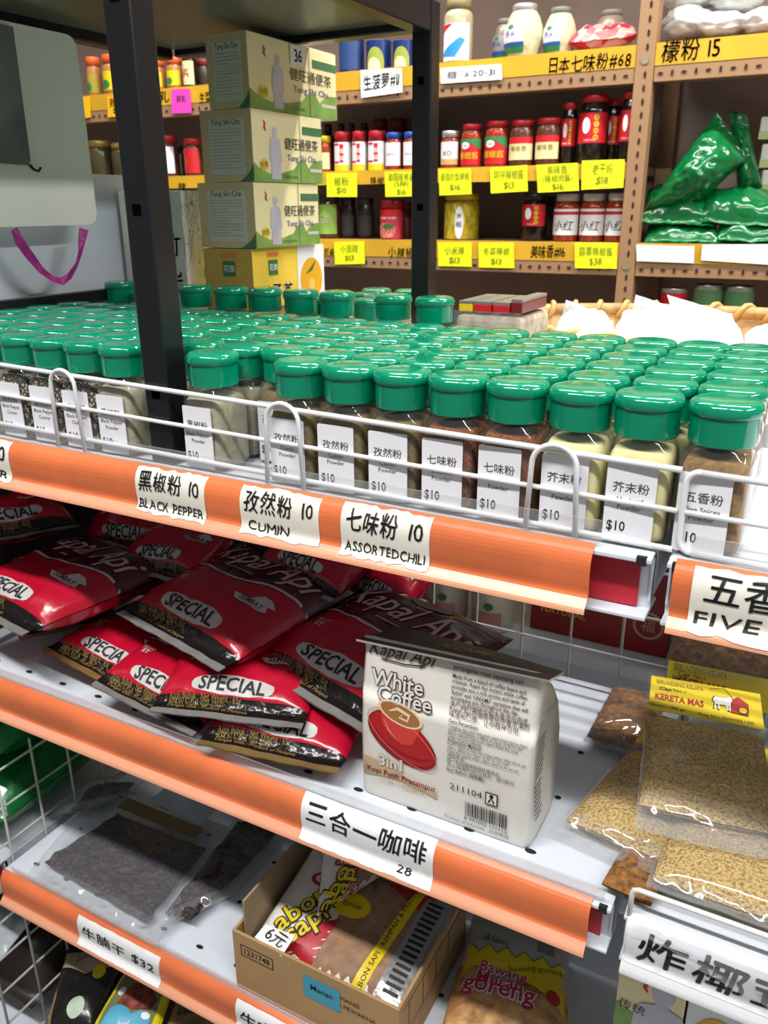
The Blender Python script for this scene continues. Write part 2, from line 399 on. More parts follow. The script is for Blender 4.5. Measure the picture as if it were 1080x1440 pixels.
t = thing('wire_fence', 'white wire fence in front of the golden floss packets', 'wire fence', group='white wire fences')
x0 = aty(893, 1225, .480).x; b = MB(); b.tube([(x0, .480, L2-.002), (x0, .480, L2+.020), (x0+.001, .480, L2+.023), (x0+.004, .480, L2+.0245), (.70, .480, L2+.0245)], .0019, WIREM, 10); b.build('top_wire', t)
# ------------------------------------------------------------------ hand-written price tags on the rails
def railtag(name, lab, zt, xa, xb, lines, y0=-.003, y1=-.043, col=None, crinkle=.0015, seed=1, rot=0):
    fn0 = railfn(zt+.001); rr = random.Random(seed)
    fn = lambda x, y, h=0: fn0(x, y, h+.0018)
    col = col or M('masking_tape', (232, 228, 216), .6); t = MB(); n = 14
    top = [(xa+(xb-xa)*i/n, y0+rr.uniform(-1, 1)*crinkle) for i in range(n+1)]; bot = [(xb-(xb-xa)*i/n, y1+rr.uniform(-1, 1)*crinkle) for i in range(n+1)]
    t.decal(top+bot, col, fn, 0, .006); t.decal([(x, y) for x, y in top+bot], col, fn0, .0014, .006)
    for s, cx, cy, size, wd, bold, mode in lines:
        if mode == 'h': t.hand(s, cx, cy, size, INK, fn, .0005, bold, 'c', wd, seed, step=.0035)
    return tag(t.build(name), lab, 'price tag', 'hand-written price tags')
tx = lambda px, py: aty(px, py, .474).x
xa, xb = tx(195, 690), tx(291, 705)
railtag('price_tag', 'cream paper tag reading black pepper on the top orange rail', L1, xa, xb, [('黑椒粉', xa+(xb-xa)*.37, -.0145, .0165, (xb-xa)*.64, .02, 'h'), ('10', xa+(xb-xa)*.86, -.0145, .015, None, .012, 'h'), ('BLACK PEPPER', (xa+xb)/2, -.034, .0145, (xb-xa)*.94, .015, 'h')], seed=3)
xa, xb = tx(341, 718), tx(451, 735)
railtag('price_tag', 'cream paper tag reading cumin on the top orange rail', L1, xa, xb, [('孜然粉', xa+(xb-xa)*.37, -.0145, .0175, (xb-xa)*.64, .02, 'h'), ('10', xa+(xb-xa)*.87, -.0145, .015, None, .012, 'h'), ('CUMIN', xa+(xb-xa)*.36, -.034, .0145, (xb-xa)*.55, .015, 'h')], seed=4)
xa, xb = tx(482, 748), tx(606, 770)
railtag('price_tag', 'cream paper tag reading assorted chili on the top orange rail', L1, xa, xb, [('七味粉', xa+(xb-xa)*.36, -.0145, .0175, (xb-xa)*.60, .02, 'h'), ('10', xa+(xb-xa)*.86, -.0145, .016, None, .015, 'h'), ('ASSORTEDCHILI', (xa+xb)/2, -.034, .0145, (xb-xa)*.92, .015, 'h')], seed=5)
xb = tx(16, 645)
railtag('price_tag', 'cream pepper tag on the top orange rail, cut off by the left edge', L1, xb-.075, xb, [('白椒粉10', xb-.039, -.0145, .0165, .07, .02, 'h'), ('PEPPER', xb-.037, -.034, .0145, .066, .015, 'h')], seed=6)
xa = tx(970, 850)
railtag('price_tag', 'wide cream tag reading five spices on the right-hand orange rail', L1, xa, xa+.125, [('五香粉', xa+.040, -.0145, .019, .066, .022, 'h'), ('10', xa+.098, -.0145, .016, None, .015, 'h'), ('FIVE SPICES', xa+.055, -.034, .0155, .105, .02, 'h')], y1=-.0455, seed=7)
xa, xb = tx(425, 1130), tx(611, 1195)
railtag('price_tag', 'white paper tag reading three-in-one coffee 28 on the middle orange rail', L2, xa, xb, [('三合一咖啡', (xa+xb)/2, -.015, .021, (xb-xa)*.93, .022, 'h'), ('28', xa+(xb-xa)*.80, -.0365, .013, None, .012, 'h')], col=PAPER, y0=.0, y1=-.0455, crinkle=.0003, seed=8)
xa, xb = tx(112, 1303), tx(226, 1360)
railtag('price_tag', 'white paper tag for beef jerky on the bottom orange rail', L3, xa, xb, [('牛腩干 $32', (xa+xb)/2, -.022, .017, (xb-xa)*.9, .02, 'h')], col=PAPER, y0=-.006, y1=-.045, crinkle=.0003, seed=9)
xa = tx(334, 1425)
railtag('price_tag', 'white paper tag on the bottom orange rail below the brown carton', L3, xa, xa+.115, [('牛肉干 28', xa+.055, -.022, .018, .10, .02, 'h')], col=PAPER, y0=-.006, y1=-.045, crinkle=.0003, seed=10)
xa = tx(884, 1300)
railtag('price_tag', 'white card with large brush writing and an 8 below the golden floss', L2, xa, xa+.20, [('炸椰茸', xa+.062, -.022, .028, .112, .03, 'h'), ('8', xa+.150, -.024, .026, None, .03, 'h')], col=M('white_card_rail'), y0=-.001, y1=-.040, crinkle=.0001, seed=11)
# ------------------------------------------------------------------ black rack standing on the gondola
br = thing('black_steel_rack', 'tall black steel rack standing among the green-capped jars', 'rack', (-.46, .5, L1))
def bp(name, lo, hi, mat=BLACK, bev=.002):
    b = MB(); b.box([lo[0]+.46, lo[1]-.5, lo[2]-L1], [hi[0]+.46, hi[1]-.5, hi[2]-L1], mat, bev); return b, name
ZS = ZC+.193
for x, y in ((-.477, .505), (-.477, .990), (-.862, .505), (-.95, .990)):
    b, nm = bp('post', (x-.0125, y-.0125, L1 if y < .9 and x > -.6 else L1), (x+.0125, y+.0125, ZS+.03))
    for k in range(4):
        zz = .055+.14*k; b.box((x+.46-.004, y-.5-.0131, zz), (x+.46+.004, y-.5-.0124, zz+.008), M('post_hole', (6, 6, 7), .9, spec=0))
    b.build(nm, br)
b, nm = bp('shelf_board', (-.85, .512, ZS+.008), (-.49, .985, ZS+.022), M('grey_shelf_board', (84, 86, 74), .3)); b.build(nm, br)
for nm_, lo, hi in (('side_beam', (-.489, .5175, ZS-.004), (-.465, .9775, ZS+.03)), ('side_beam', (-.874, .5175, ZS-.004), (-.851, .9775, ZS+.03)), ('rear_beam', (-.85, .978, ZS-.0005), (-.49, 1.002, ZS+.03)), ('front_beam', (-.85, .493, ZS-.004), (-.49, .517, ZS+.03))):
    b, nm = bp(nm_, lo, hi); b.build(nm, br)
b, nm = bp('lower_side_bar', (-.858, .5175, ZC-.113), (-.846, .9775, ZC-.098)); b.build(nm, br)
# white boards at the rack's left end
def rrect(x0, y0, x1, y1, r, n=6):
    P = []
    for cx, cy, a0 in ((x1-r, y1-r, 0), (x0+r, y1-r, PI/2), (x0+r, y0+r, PI), (x1-r, y0+r, 1.5*PI)):
        for i in range(n+1): a = a0+PI/2*i/n; P.append((cx+r*math.cos(a), cy+r*math.sin(a)))
    return P
t = thing('white_board', 'white plastic board with rounded corners hanging at the left end of the black rack', 'board', (-.842, .60, ZC-.018))
b = MB(); b.prism(rrect(-.25, 0, .184, .205, .014), M('white_plastic_board', (238, 238, 228), .45, var=.03, vs=5), .016, side((0, 0, 0))); b.build('panel', t)
b = MB(); b.tube([(.017, .093, .065), (.019, .096, .060), (.024, .098, .058), (.024, .102, .062)], .0015, BLACK, 6); b.build('hook', t)
b = MB(); b.prism([(-.25, .071), (.089, .064), (.092, .07), (.094, .2), (-.25, .2)], M('grey_plastic_sheet', (112, 116, 116), .3, var=.12, vs=14), .002, side((-.823, .60, ZC-.018)))
tag(b.build('grey_plastic_sheet'), 'grey plastic sheet hanging over the white board at the upper left', 'plastic sheet')
b = MB(); b.box((-.8675, .36, L1), (-.8665+.001, .904, ZC+.042), M('bluish_white_panel', (206, 212, 222), .4, var=.03, vs=4), .0003); b.v = [(x-.012, y, z) for x, y, z in b.v]
tag(b.build('foam_board'), 'bluish white foam board standing behind the magenta ribbon', 'board')
RB = M('magenta_ribbon', (176, 44, 140), .45, var=.1, vs=80); P = [(20, 322), (28, 340), (42, 360), (58, 380), (74, 392), (86, 396), (98, 388), (108, 372), (113, 355), (115, 338), (118, 322)]
b = MB(); vs = []; fs = []
for i, (x, y) in enumerate(P):
    p = atx(x, y, -.832); q = atx(*P[min(i+1, len(P)-1)], -.832)-atx(*P[max(i-1, 0)], -.832); nrm = Vector((0, -q.z, q.y)).normalized()*.0042; tw = .003*math.sin(i*1.1)
    for sx_, w in ((-1, -1), (1, -1), (1, 1), (-1, 1)): vs.append(p+nrm*w+Vector((.0005*sx_+tw*w, 0, 0)))
for i in range(len(P)-1):
    for k in range(4): fs.append((4*i+k, 4*i+(k+1) % 4, 4*i+4+(k+1) % 4, 4*i+4+k))
b.add(vs, fs, RB, False); tag(b.build('magenta_ribbon'), 'magenta ribbon loop hanging below the white board', 'ribbon')
# ------------------------------------------------------------------ spice jars
GLASS = film('jar_glass', .03, .03, 0, gl=1.3, hazec=(220, 230, 225)); LIDG = M('green_plastic_lid', (0, 128, 94), .12, coat=.3)
LABEL = M('jar_label_paper', (232, 232, 238), .55)
POW = {'cumin': M('cumin_powder', (112, 94, 54), .9, var=.12, vs=300), 'shichimi': M('shichimi_flakes', (150, 78, 30), .9, c2=(60, 38, 20), vs=500, kind='noise'),
       'mustard': M('mustard_powder', (226, 218, 160), .9, var=.03, vs=120), 'five': M('five_spice_powder', (128, 98, 58), .9, var=.14, vs=300),
       'pepper': M('pepper_powder', (158, 152, 128), .9, var=.05, vs=200), 'coarse': M('coarse_pepper', (40, 38, 34), .9, c2=(205, 190, 150), vs=420, kind='noise', vr=(.52, .66))}
TXT = {'cumin': ('孜然粉', 'Cumin', 'Powder'), 'shichimi': ('七味粉', 'Shichimi', 'Powder'), 'mustard': ('芥末粉', 'Mushard', 'Powder'), 'five': ('五香粉', 'Five Spices', 'Powder'),
       'pepper': ('黑椒粉', 'Black Pepper', 'Powder'), 'coarse': ('黑椒碎', 'Black Pepper', 'Coarse')}
def sq_loft(rings, mat, b, n=32):
    """rings of (half size, exponent, z): square glass turning into a round neck"""
    vs = []; fs = []
    for a, e, z in rings:
        for k in range(n):
            t = 2*PI*(k+.5)/n; c, q = math.cos(t), math.sin(t)
            vs.append((a*math.copysign(abs(c)**(2/e), c), a*math.copysign(abs(q)**(2/e), q), z))
    for i in range(len(rings)-1):
        for k in range(n): fs.append((i*n+k, i*n+(k+1) % n, (i+1)*n+(k+1) % n, (i+1)*n+k))
    fs.append(tuple(range(n-1, -1, -1))); fs.append(tuple((len(rings)-1)*n+k for k in range(n)))
    b.add(vs, fs, mat, True)
LIDP = [(.0172, .0678), (.0184, .0679), (.0187, .0683), (.0187, .0688), (.0188, .0842), (.0188, .0848), (.0188, .0852), (.0196, .0854), (.0200, .0857), (.0203, .0866), (.0203, .0884), (.0199, .0905), (.0190, .0922), (.0174, .0933), (.0150, .0938), (.012, .0940), (.006, .0942), (0, .0942)]
def spice_jar(kind):
    t = thing('spice_jar', 'x', 'spice jar', group='green-capped spice jars')
    b = MB(); sq_loft([(.0175, 5, .0005), (.0190, 6, .002), (.0193, 7, .006), (.0193, 7, .054), (.0188, 6, .059), (.0176, 4, .063), (.0168, 2.6, .0658), (.0165, 2, .0684)], GLASS, b); b.build('glass_body', t, label='clear square glass')
    b = MB(); sq_loft([(.0165, 4, .003), (.0177, 6, .0045), (.0180, 7, .008), (.0180, 7, .0525), (.0174, 6, .0565), (.0160, 4, .0595), (.012, 3, .060)], POW[kind], b); b.build('filling', t)
    b = MB(); b.lathe(LIDP, LIDG, 36); b.build('lid', t, label='round green lid')
    f = front((-.0015, -.0193, 0)); b = MB()
    b.prism([(x-.0, y) for x, y in rrect(-.0155, .0025, .0135, .0525, .0012, 3)], LABEL, .0004, f, False)
    c, e1, e2 = TXT[kind]
    b.text(c, -.001, .0378, .0072, GREYINK, f, .0006, .004); b.text(e1, -.001, .0298, .0045, GREYINK, f, .0006); b.text(e2, -.001, .0248, .0045, GREYINK, f, .0006)
    b.text('$10', -.0078, .0118, .0092, INK, f, .0006, .012, sx=.8); b.build('label', t, label='white price label with dark print')
    t.scale = (1.035, 1.035, 1); return t
PROTO = {}; random.seed(11)
FIRSTS = {}
def put_jar(kind, x, y, z, rz, label, group='green-capped spice jars'):
    if kind not in PROTO:
        PROTO[kind] = spice_jar(kind); o = PROTO[kind]; o.location = (x, y, z); o.rotation_euler = (0, 0, rz); o['label'] = label; o['group'] = group; return o
    return dup(PROTO[kind], (x, y, z), rz, label, group)
CN = 'green-capped jar '
COLS = [(-.785, 'coarse', None), (-.7445, 'coarse', None), (-.704, 'coarse', None),
        (-.664, 'pepper', 'pepper jar at the left frame edge'), (-.6240, 'coarse', 'first coarse pepper jar from the left'), (-.5838, 'coarse', 'second coarse pepper jar from the left'), (-.5436, 'coarse', 'third coarse pepper jar, two from the black post'),
        (-.5033, 'pepper', 'pale pepper jar just left of the black post'), (-.4558, 'pepper', None), (-.4125, 'pepper', 'pale pepper jar just right of the black post'), (-.3720, 'cumin', None),
        (-.3310, 'cumin', 'leftmost cumin jar of the front row'), (-.2903, 'cumin', 'middle cumin jar of the front row'), (-.2495, 'cumin', 'rightmost cumin jar beside the shichimi'),
        (-.2085, 'shichimi', 'left shichimi jar of orange flakes'), (-.1680, 'shichimi', 'right shichimi jar beside the mustard'), (-.1275, 'mustard', 'left mustard jar of pale powder'), (-.0868, 'mustard', 'right mustard jar beside the shelf gap'),
        (-.0455, 'five', 'left five spices jar just right of the shelf gap'), (-.0050, 'five', 'five spices jar cut by the right frame edge'), (.0356, 'five', None)]
ORD = ['', 'next behind', 'second behind', 'third behind', 'fourth behind', 'fifth behind']
COLS = [(round(x*1.0414, 4), k, d) for x, k, d in COLS]; CA, CB, CE = round(-.4558*1.0414, 4), round(-.372*1.0414, 4), round(.0356*1.0414, 4)
prev = None
for ci, (x, kind, desc) in enumerate(COLS):
    for r in range(6):
        y = .5115+.0422*r+random.uniform(-.001, .001); xx = x+random.uniform(-.0008, .0008)
        if r == 0:
            y = .5115
            if desc is None and x != CE: continue
        if x == CE and r == 0: continue
        if kind == 'five' and r > 0: xx = x-.0012*r
        px, py = proj((xx, y, L1+.095))
        if px < -30 or px > 1125: continue
        rz = random.uniform(-.06, .06)
        if desc and r == 0: lab = CN[:-4].strip()+' '+desc if 'jar' in desc else CN+desc
        elif desc: lab = f'{CN}{ORD[r]} the {desc}'
        elif x == CA: lab = f'{CN}{["", "directly", "second", "third", "fourth", "fifth"][r]} behind the black front post'
        elif x == CB: lab = ('cumin jar peeking out behind the leftmost front cumin jar' if r == 1 else f'{CN}{ORD[r-1]} the cumin jar that peeks from the second row')
        elif x < -.7: lab = f'{CN}{ORD[r]} the fence at the far left, {["outermost", "second", "third"][ci]} column of them'
        else: lab = f'{CN}{ORD[r]} the five spices jar at the far right, outermost column'
        put_jar(kind, xx-.0025, y, L1+.0003, rz, ' '.join(lab.split()[:16]))
ROWA = [(611, 455, .800), (553, 450, .805), (475, 445, .806), (424, 440, .814), (373, 432, .835), (326, 430, .838), (277, 427, .838), (225, 423, .838), (172, 420, .838)]
NAMEA = ['rightmost', 'second', 'third', 'fourth', 'fifth', 'sixth', 'seventh', 'eighth', 'leftmost']
for i, (px, py, y) in enumerate(ROWA):
    p = aty(px, py, y-.0195)
    lab = ('rightmost jar of the raised rear row of green caps, below the black rear post' if i == 0 else 'leftmost jar of the raised rear row of green caps, beside the foam board' if i == 8 else f'{NAMEA[i]} jar from the right in the raised rear row of green caps')
    yy = .82 if i > 2 else y+.012; put_jar('pepper' if i > 1 else 'cumin', p.x*yy/(y-.0195), yy, L1+.0173, 0, lab, 'jars on the raised ledge')
for i, (x, y, nm) in enumerate([(-.572, 1.036, 'farthest, touching the tea boxes'), (-.522, 1.040, 'farthest, left of the rear post'), (-.605, .985, 'beside the grapefruit tea box'), (-.553, .975, 'second row right of the tea boxes'), (-.515, .915, 'nearest, in front of the rear post'), (-.610, .925, 'in front of the farthest pair'), (-.566, .915, 'showing clear glass under its lid')]):
    put_jar('mustard', x, y, L1+.0003, 0, 'green-capped jar behind the raised row, '+nm, 'jars behind the raised row')
# ------------------------------------------------------------------ tea boxes under the black rack
TEA = M('pale_yellow_carton', (240, 228, 178), .42, var=.03, vs=4); TEAS = M('tan_carton_side', (208, 180, 132), .45); GREYP = M('pale_grey_panel', (206, 200, 190), .5)
TGREEN = M('leaf_green_print', (122, 160, 70), .5, var=.1, vs=30); TBLUE = M('blue_purple_print', (78, 82, 150), .5); TRED = M('red_print', (196, 46, 40), .5)
LILAC = M('lilac_print', (196, 192, 206), .5); TYEL = M('yellow_sticker', (226, 196, 40), .5); FINE = M('fine_grey_print', (140, 138, 130), .6); DGREEN = M('dark_green_print', (60, 112, 64), .5)
CELLO = film('cellophane', .02, .04, .08, 14, gl=.6)
def figure(cx, y0, h):
    """standing bald figure in outline: head, shoulders, arms, gown"""
    P = [(0, 1), (.07, .985), (.085, .93), (.07, .87), (.045, .845), (.05, .81), (.15, .775), (.185, .70), (.20, .55), (.225, .36), (.20, .33), (.17, .36), (.15, .52), (.165, .3), (.175, .0)]
    P = [(cx+x*h, y0+y*h) for x, y in P]; return P+[(2*cx-x, y) for x, y in P[::-1] if abs(x-cx) > 1e-6]
def tea_box(lab, x0, x1, y0, y1, z0, z1, price=None, grp='Tung Shi Cha boxes'):
    t = thing('tea_box', lab, 'tea box', (x1, y0, z0), group='stack of tea boxes')
    w, l, h = x1-x0, y1-y0, z1-z0
    b = MB(); b.box((-w, 0, 0), (0, l, h), [TEA]*0 or TEA, .0008)
    f = side((.0002, 0, 0)); g = front((-w, -.0002, 0))
    b.rect(.0, 0, w, h, TEAS, g, .0002); b.rect(w*.16, h*.10, w*.86, h*.88, GREYP, g, .0004)
    b.text('Tung Shi Cha', w*.50, h*.82, .0085, INK, g, .0006, fit=w*.56)
    for k in range(13): b.rect(w*.20, h*(.73-.045*k), w*(.80 if k % 4 != 3 else .55), h*(.737-.045*k), FINE, g, .0006)
    b.decal([(w*.72, 0), (w, 0), (w, h*.24), (w*.93, h*.14), (w*.84, h*.07)], DGREEN, g, .0005)
    b.decal([(0, 0), (l, 0), (l, h*.36), (l*.86, h*.34), (l*.78, h*.22), (l*.72, h*.34), (l*.64, h*.33), (l*.56, h*.20), (l*.4, h*.14), (l*.2, h*.12), (l*.06, h*.20), (0, h*.27)], TGREEN, f, .0003)
    b.rect(l*.70, h*.72, l, h*.84, DGREEN, f, .0003)
    b.decal(figure(l*.30, h*.04, h*.74), LILAC, f, .0005)
    b.text('健旺通便茶', l*.68, h*.565, h*.19, INK, f, .0006, .004, fit=l*.50)
    b.text('Tung Shi Cha', l*.68, h*.35, h*.13, TBLUE, f, .0006, .006, fit=l*.43)
    b.line([(l*.15, h*.86), (l*.17, h*.82), (l*.16, h*.76), (l*.18, h*.71)], [.001, .003, .004, .001], TRED, f, .0006)
    b.ell(l*.135, h*.24, l*.055, h*.085, TYEL, f, .0006, 12); b.text('传统', l*.135, h*.24, h*.10, INK, f, .0008, rot=.2)
    b.rect(l*.80, h*.17, l*.98, h*.22, GREYP, f, .0006); b.text('天然草本植物精制', l*.5, h*.08, h*.055, DGREEN, f, .0006)
    b.rect(l*.655, 0, l*.662, h, M('cellophane_seam', (120, 112, 70), .3), f, .0009)
    b.build('carton', t)
    b = MB(); b.box((-w-.0008, -.0008, -.0001), (.0012, l+.0008, h+.0006), CELLO); b.build('cellophane_wrap', t, label='clear cellophane wrap')
    if price:
        b = MB(); ff = side((.0014, 0, 0)); b.prism([(l*.44, h*.70), (l*.61, h*.72), (l*.61, h*.99), (l*.44, h*.97)], PAPER, .0003, ff)
        b.hand(price, l*.525, h*.84, h*.24, INK, ff, .0006, .015, 'c'); b.build('price_sticker', t, label='white sticker reading 36')
    return t
TB = [(352, 292, 472, .1905, .111, 'topmost tea box, touching the black rack shelf, with a 36 sticker', '36'), (352, 284, 452, .1105, .030, 'second tea box from the top of the stack', None), (350, 281, 448, .0295, -.0475, 'third tea box from the top, on the grapefruit box', None)]
for px, pl, pr, z1, z0, lab, pr_ in TB:
    c = aty(px, 150, .871); x1 = c.x; zc = (z0+z1)/2+ZC
    k = {.1905: 100, .1105: 200, .0295: 300}[z1]
    xl = aty(pl, k, .871).x; y1 = atx(pr, k, x1).y
    tea_box(lab, xl, x1, .871, y1, ZC+z0, ZC+z1, pr_)
# grapefruit tea box under them, on a plain carton
x1 = aty(355, 370, .871).x; xl = aty(288, 370, .871).x; y1 = atx(455, 370, x1).y; w, l, h = x1-xl, y1-.871, .075
t = thing('tea_box', 'yellow grapefruit tea box at the bottom of the tea box stack', 'tea box', (x1, .871, ZC-.1235), group='stack of tea boxes')
YC = M('golden_carton', (232, 198, 70), .4, var=.05, vs=8); ORG = M('grapefruit_print', (236, 170, 30), .5)
b = MB(); b.box((-w, 0, 0), (0, l, h), YC, .0008); f = side((.0002, 0, 0)); g = front((-w, -.0002, 0))
b.rect(0, 0, w, h, M('dull_gold_carton', (190, 158, 74), .45), g, .0002); b.rect(l*.60, 0, l, h, PAPER, f, .0002)
b.ell(l*.80, h*.40, l*.165, h*.38, ORG, f, .0005, 24); b.ell(l*.80, h*.30, l*.05, h*.12, M('peach_print', (240, 196, 90), .5), f, .0007, 14); b.line([(l*.72, h*.50), (l*.80, h*.58), (l*.87, h*.72)], [.001, .006, .001], DGREEN, f, .0008)
for ff, cx in ((f, l*.26), (g, w*.52)):
    b.rect(cx-.010, h*.55, cx+.010, h*.80, DGREEN, ff, .0006); b.text('花旗', cx, h*.68, .009, PAPER, ff, .0008); b.rect(cx-.012, h*.86, cx+.012, h*.93, M('orange_print', (224, 120, 60), .5), ff, .0006)
b.hand('柚子茶', l*.30, h*.25, .024, PAPER, f, .0006, .05, 'c'); b.hand('柚子茶', l*.30, h*.25, .024, INK, f, .0008, .01, 'c')
b.build('carton', t)
b = MB(); b.box((xl, .873, L1+.0005), (x1-.004, y1, ZC-.124), M('plain_brown_carton', (178, 142, 96), .7, var=.03, vs=10), .001); tag(b.build('carton'), 'plain brown carton under the tea box stack', 'carton')
# crackle-patterned box left of them
CRK = M('crackle_print', (216, 220, 216), .5, c2=(150, 164, 156), vs=90, kind='noise', vr=(.62, .66)); CW = M('greyish_white_carton', (204, 210, 200), .45, var=.03, vs=8)
GY = .868; x0, x1 = aty(172, 330, GY).x, aty(258, 330, GY).x; y1 = atx(284, 330, x1).y; h = aty(258, 268, GY).z-L1; w, l = x1-x0, y1-GY
t = thing('gift_box', 'greyish white box with green print and crackle side left of the tea boxes', 'box', (x1, GY, L1+.0005)); b = MB(); b.box((-w, 0, 0), (0, l, h), CW, .001)
f = side((.0002, 0, 0)); g = front((-w, -.0002, 0)); b.rect(0, 0, l, h, CRK, f, .0003)
rr = random.Random(5)
for k in range(34):
    a, c = rr.uniform(0, l), rr.uniform(h*.2, h); P = [(a, c)]
    for q in range(3): P.append((min(max(P[-1][0]+rr.uniform(-.012, .012), 0), l), min(max(P[-1][1]+rr.uniform(-.02, .02), 0), h)))
    b.line(P, .0007, M('crackle_lines', (120, 130, 126), .6), f, .0005)
b.ell(w*.24, h*.84, .012, .022, DGREEN, g, .0005); b.ell(w*.30, h*.83, .012, .020, CW, g, .0007)
for k in range(4): b.line([(w*(.20+.05*k), h*.70), (w*(.24+.05*k), h*.74), (w*(.30+.04*k), h*.75)], .0016, DGREEN, g, .0006)
for k, ch in enumerate('竹炭'): b.hand(ch, w*.80, h*(.70-.22*k), .034, DGREEN, g, .0006, .01, 'c')
b.build('carton', t)
# ------------------------------------------------------------------ soft packets
def Q(px, py, zr): return atz(px, py, ZC+zr)
def lay(L, R, length, slope=0, skew=0):
    """four corners of a packet whose near edge runs L -> R"""
    u = R-L; p = Vector((-u.y, u.x, 0)).normalized()
    p = Matrix.Rotation(math.radians(skew), 3, 'Z') @ p; d = p*math.cos(math.radians(slope))+Vector((0, 0, 1))*math.sin(math.radians(slope))
    return L, R, R+d*length, L+d*length
def bagfn(C, T, seal=(.07, .07), pw=2.8, wr=.0015, seed=0, flat=.0005, fs=22, sag=0):
    BL, BR, TR, TL = C; N = ((BR-BL)+(TR-TL)).cross((TL-BL)+(TR-BR)).normalized()
    if N.z < -.2 or (abs(N.z) <= .2 and N.y > 0): N = -N
    off = Vector((seed*3.1, seed*1.7, seed*.9))
    def e(t): t = min(max(t, 0), 1); return (1-abs(2*t-1)**pw)**.5
    def fn(u, v, s=1, h=0):
        p = (BL*(1-u)+BR*u)*(1-v)+(TL*(1-u)+TR*u)*v
        vv = (v-seal[0])/(1-seal[0]-seal[1]); k = e(u)*e(vv)
        n1 = noise.noise(p*fs+off); n2 = noise.noise(p*fs*3.1+off)
        edge = 1 if 0 < vv < 1 else 1.6
        w = wr*(n1*1.3+n2*.7*edge)
        return p+N*(s*(T/2*k+flat)+w*(.35+.65*k if s > 0 else .5)+h-sag*(2*u-1)**2)
    return fn
def bagmesh(fn, mat, nu=34, nv=46, vs_=None):
    b = MB(); us = [.5-.5*math.cos(PI*i/(nu-1)) for i in range(nu)]; us = [.35*a+.65*i/(nu-1) for i, a in enumerate(us)]
    vs_ = vs_ or lsp(0, 1, nv)
    b.grid(lambda u, v: fn(u, v, 1), us, vs_, mat); b.grid(lambda u, v: fn(1-u, v, -1), us, vs_, (lambda u, v: mat(1-u, v)) if callable(mat) else mat)
    return b
REDB = M('red_foil_pouch', (182, 16, 46), .22, bump=.12, bs=45, coat=.25); MAROON = M('maroon_foil_pouch', (78, 20, 28), .2, bump=.14, bs=45, coat=.3)
BFOIL = M('black_foil', (26, 22, 22), .22, bump=.3, bs=70); SILVER = M('silver_seal', (172, 170, 166), .2, metal=.55, bump=.35, bs=60); GOLDP = M('gold_print', (150, 124, 72), .4)
SILVP = M('silver_print', (196, 192, 190), .4); PINKP = M('pinkish_script', (206, 168, 166), .45); GOLDS = M('gold_seal', (190, 160, 100), .3, metal=.7, bump=.3, bs=60)
def red_bag(lab, L, R, length, slope=0, skew=0, T=.036, seed=0, flip=False, hole=True, goldseal=False):
    C = lay(L, R, length, slope, skew); w = (R-L).length; fn = bagfn(C, T*1.25, (.10, .05), 3.6, .0036, seed)
    if flip: f0 = fn; fn = lambda u, v, s=1, h=0: f0(u, 1-v, s, h)
    t = thing('coffee_bag', lab, 'coffee bag', (0, 0, 0), 0, 'red coffee bags')
    t.location = C[0]; O = Vector(C[0]); g = lambda u, v, s=1, h=0: fn(u, v, s, h)-O
    seal = GOLDS if goldseal else SILVER
    lim = lambda u: .53-.06*math.sin(PI*min(1, u*1.1))+.05*u
    def mat(u, v): return seal if v < .045 else BFOIL if v < .125 else REDB if v < lim(u) else MAROON
    vs_ = [0, .015, .03, .045, .06, .075, .10, .125]+lsp(.15, .95, 33)+[.975, 1]
    b = bagmesh(g, mat, 34, 0, vs_); l = length
    f = lambda x, y, h=0: g(x/w, y/l, 1, h)
    b.line([(w*i/24, l*(lim(i/24)+.004)) for i in range(25)], .0028, SILVP, f, .0008)
    plate = [(w*(.50+.27*math.cos(a)*(1 if abs(math.cos(a)) < .8 else 1.02)), l*(.185+.055*math.copysign(abs(math.sin(a))**.6, math.sin(a)))) for a in [2*PI*k/24 for k in range(24)]]
    b.decal(plate, SILVP, f, .0005, .005); b.text('SPECIAL', w*.5, l*.185, .0185, INK, f, .0011, .02, fit=w*.44, step=.004)
    for k, s_ in enumerate(('Kopi Bubuk : Net Weight : 65g', 'KPDN HQ.A 387 (SK)', 'Dengan Gula : Product of Malaysia')):
        b.text(s_, w*.10, l*(.112-.022*k), .0058, GOLDP, f, .0008, al='l')
    b.decal([(w*.62, l*.40), (w*.74, l*.41), (w*.80, l*.47), (w*.86, l*.475), (w*.92, l*.44), (w*.88, l*.42), (w*.90, l*.385), (w*.84, l*.37), (w*.66, l*.365)], SILVP, f, .0008, .012)
    b.text('SEMBAT', w*.77, l*.395, .0085, MAROON, f, .0013, .012)
    b.text('SEDAP', w*.18, l*.40, .006, SILVP, f, .0008); b.text('ST', w*.18, l*.36, .0085, SILVP, f, .0008, .02)
    b.text('Kapal Api', w*.5, l*.69, .046, PINKP, f, .0010, .006, .4, fit=w*.86, step=.006)
    b.line([(w*.12, l*.585), (w*.4, l*.58), (w*.9, l*.60)], [.0005, .0018, .0005], PINKP, f, .0009)
    if hole: b.ell(w*.52, l*.87, w*.17, l*.045, M('dull_gold_oval', (128, 118, 104), .4), f, .0008, 20, .012)
    b.build('pouch', t)
red_bag('red coffee bag lying lowest at the front, its gold-edged seal nearest the rail', Q(275, 1046, -.456), Q(474, 1090, -.456), .17, 4, 0, .030, 1, goldseal=True)
red_bag('red coffee bag with SPECIAL at the front centre, on the lowest bag', Q(208, 1000, -.438), Q(424, 1026, -.432), .17, 6, 4, .034, 2)
red_bag('red coffee bag tucked left under the front centre bag', Q(128, 964, -.445), Q(270, 1036, -.458), .16, 2, 6, .030, 3)
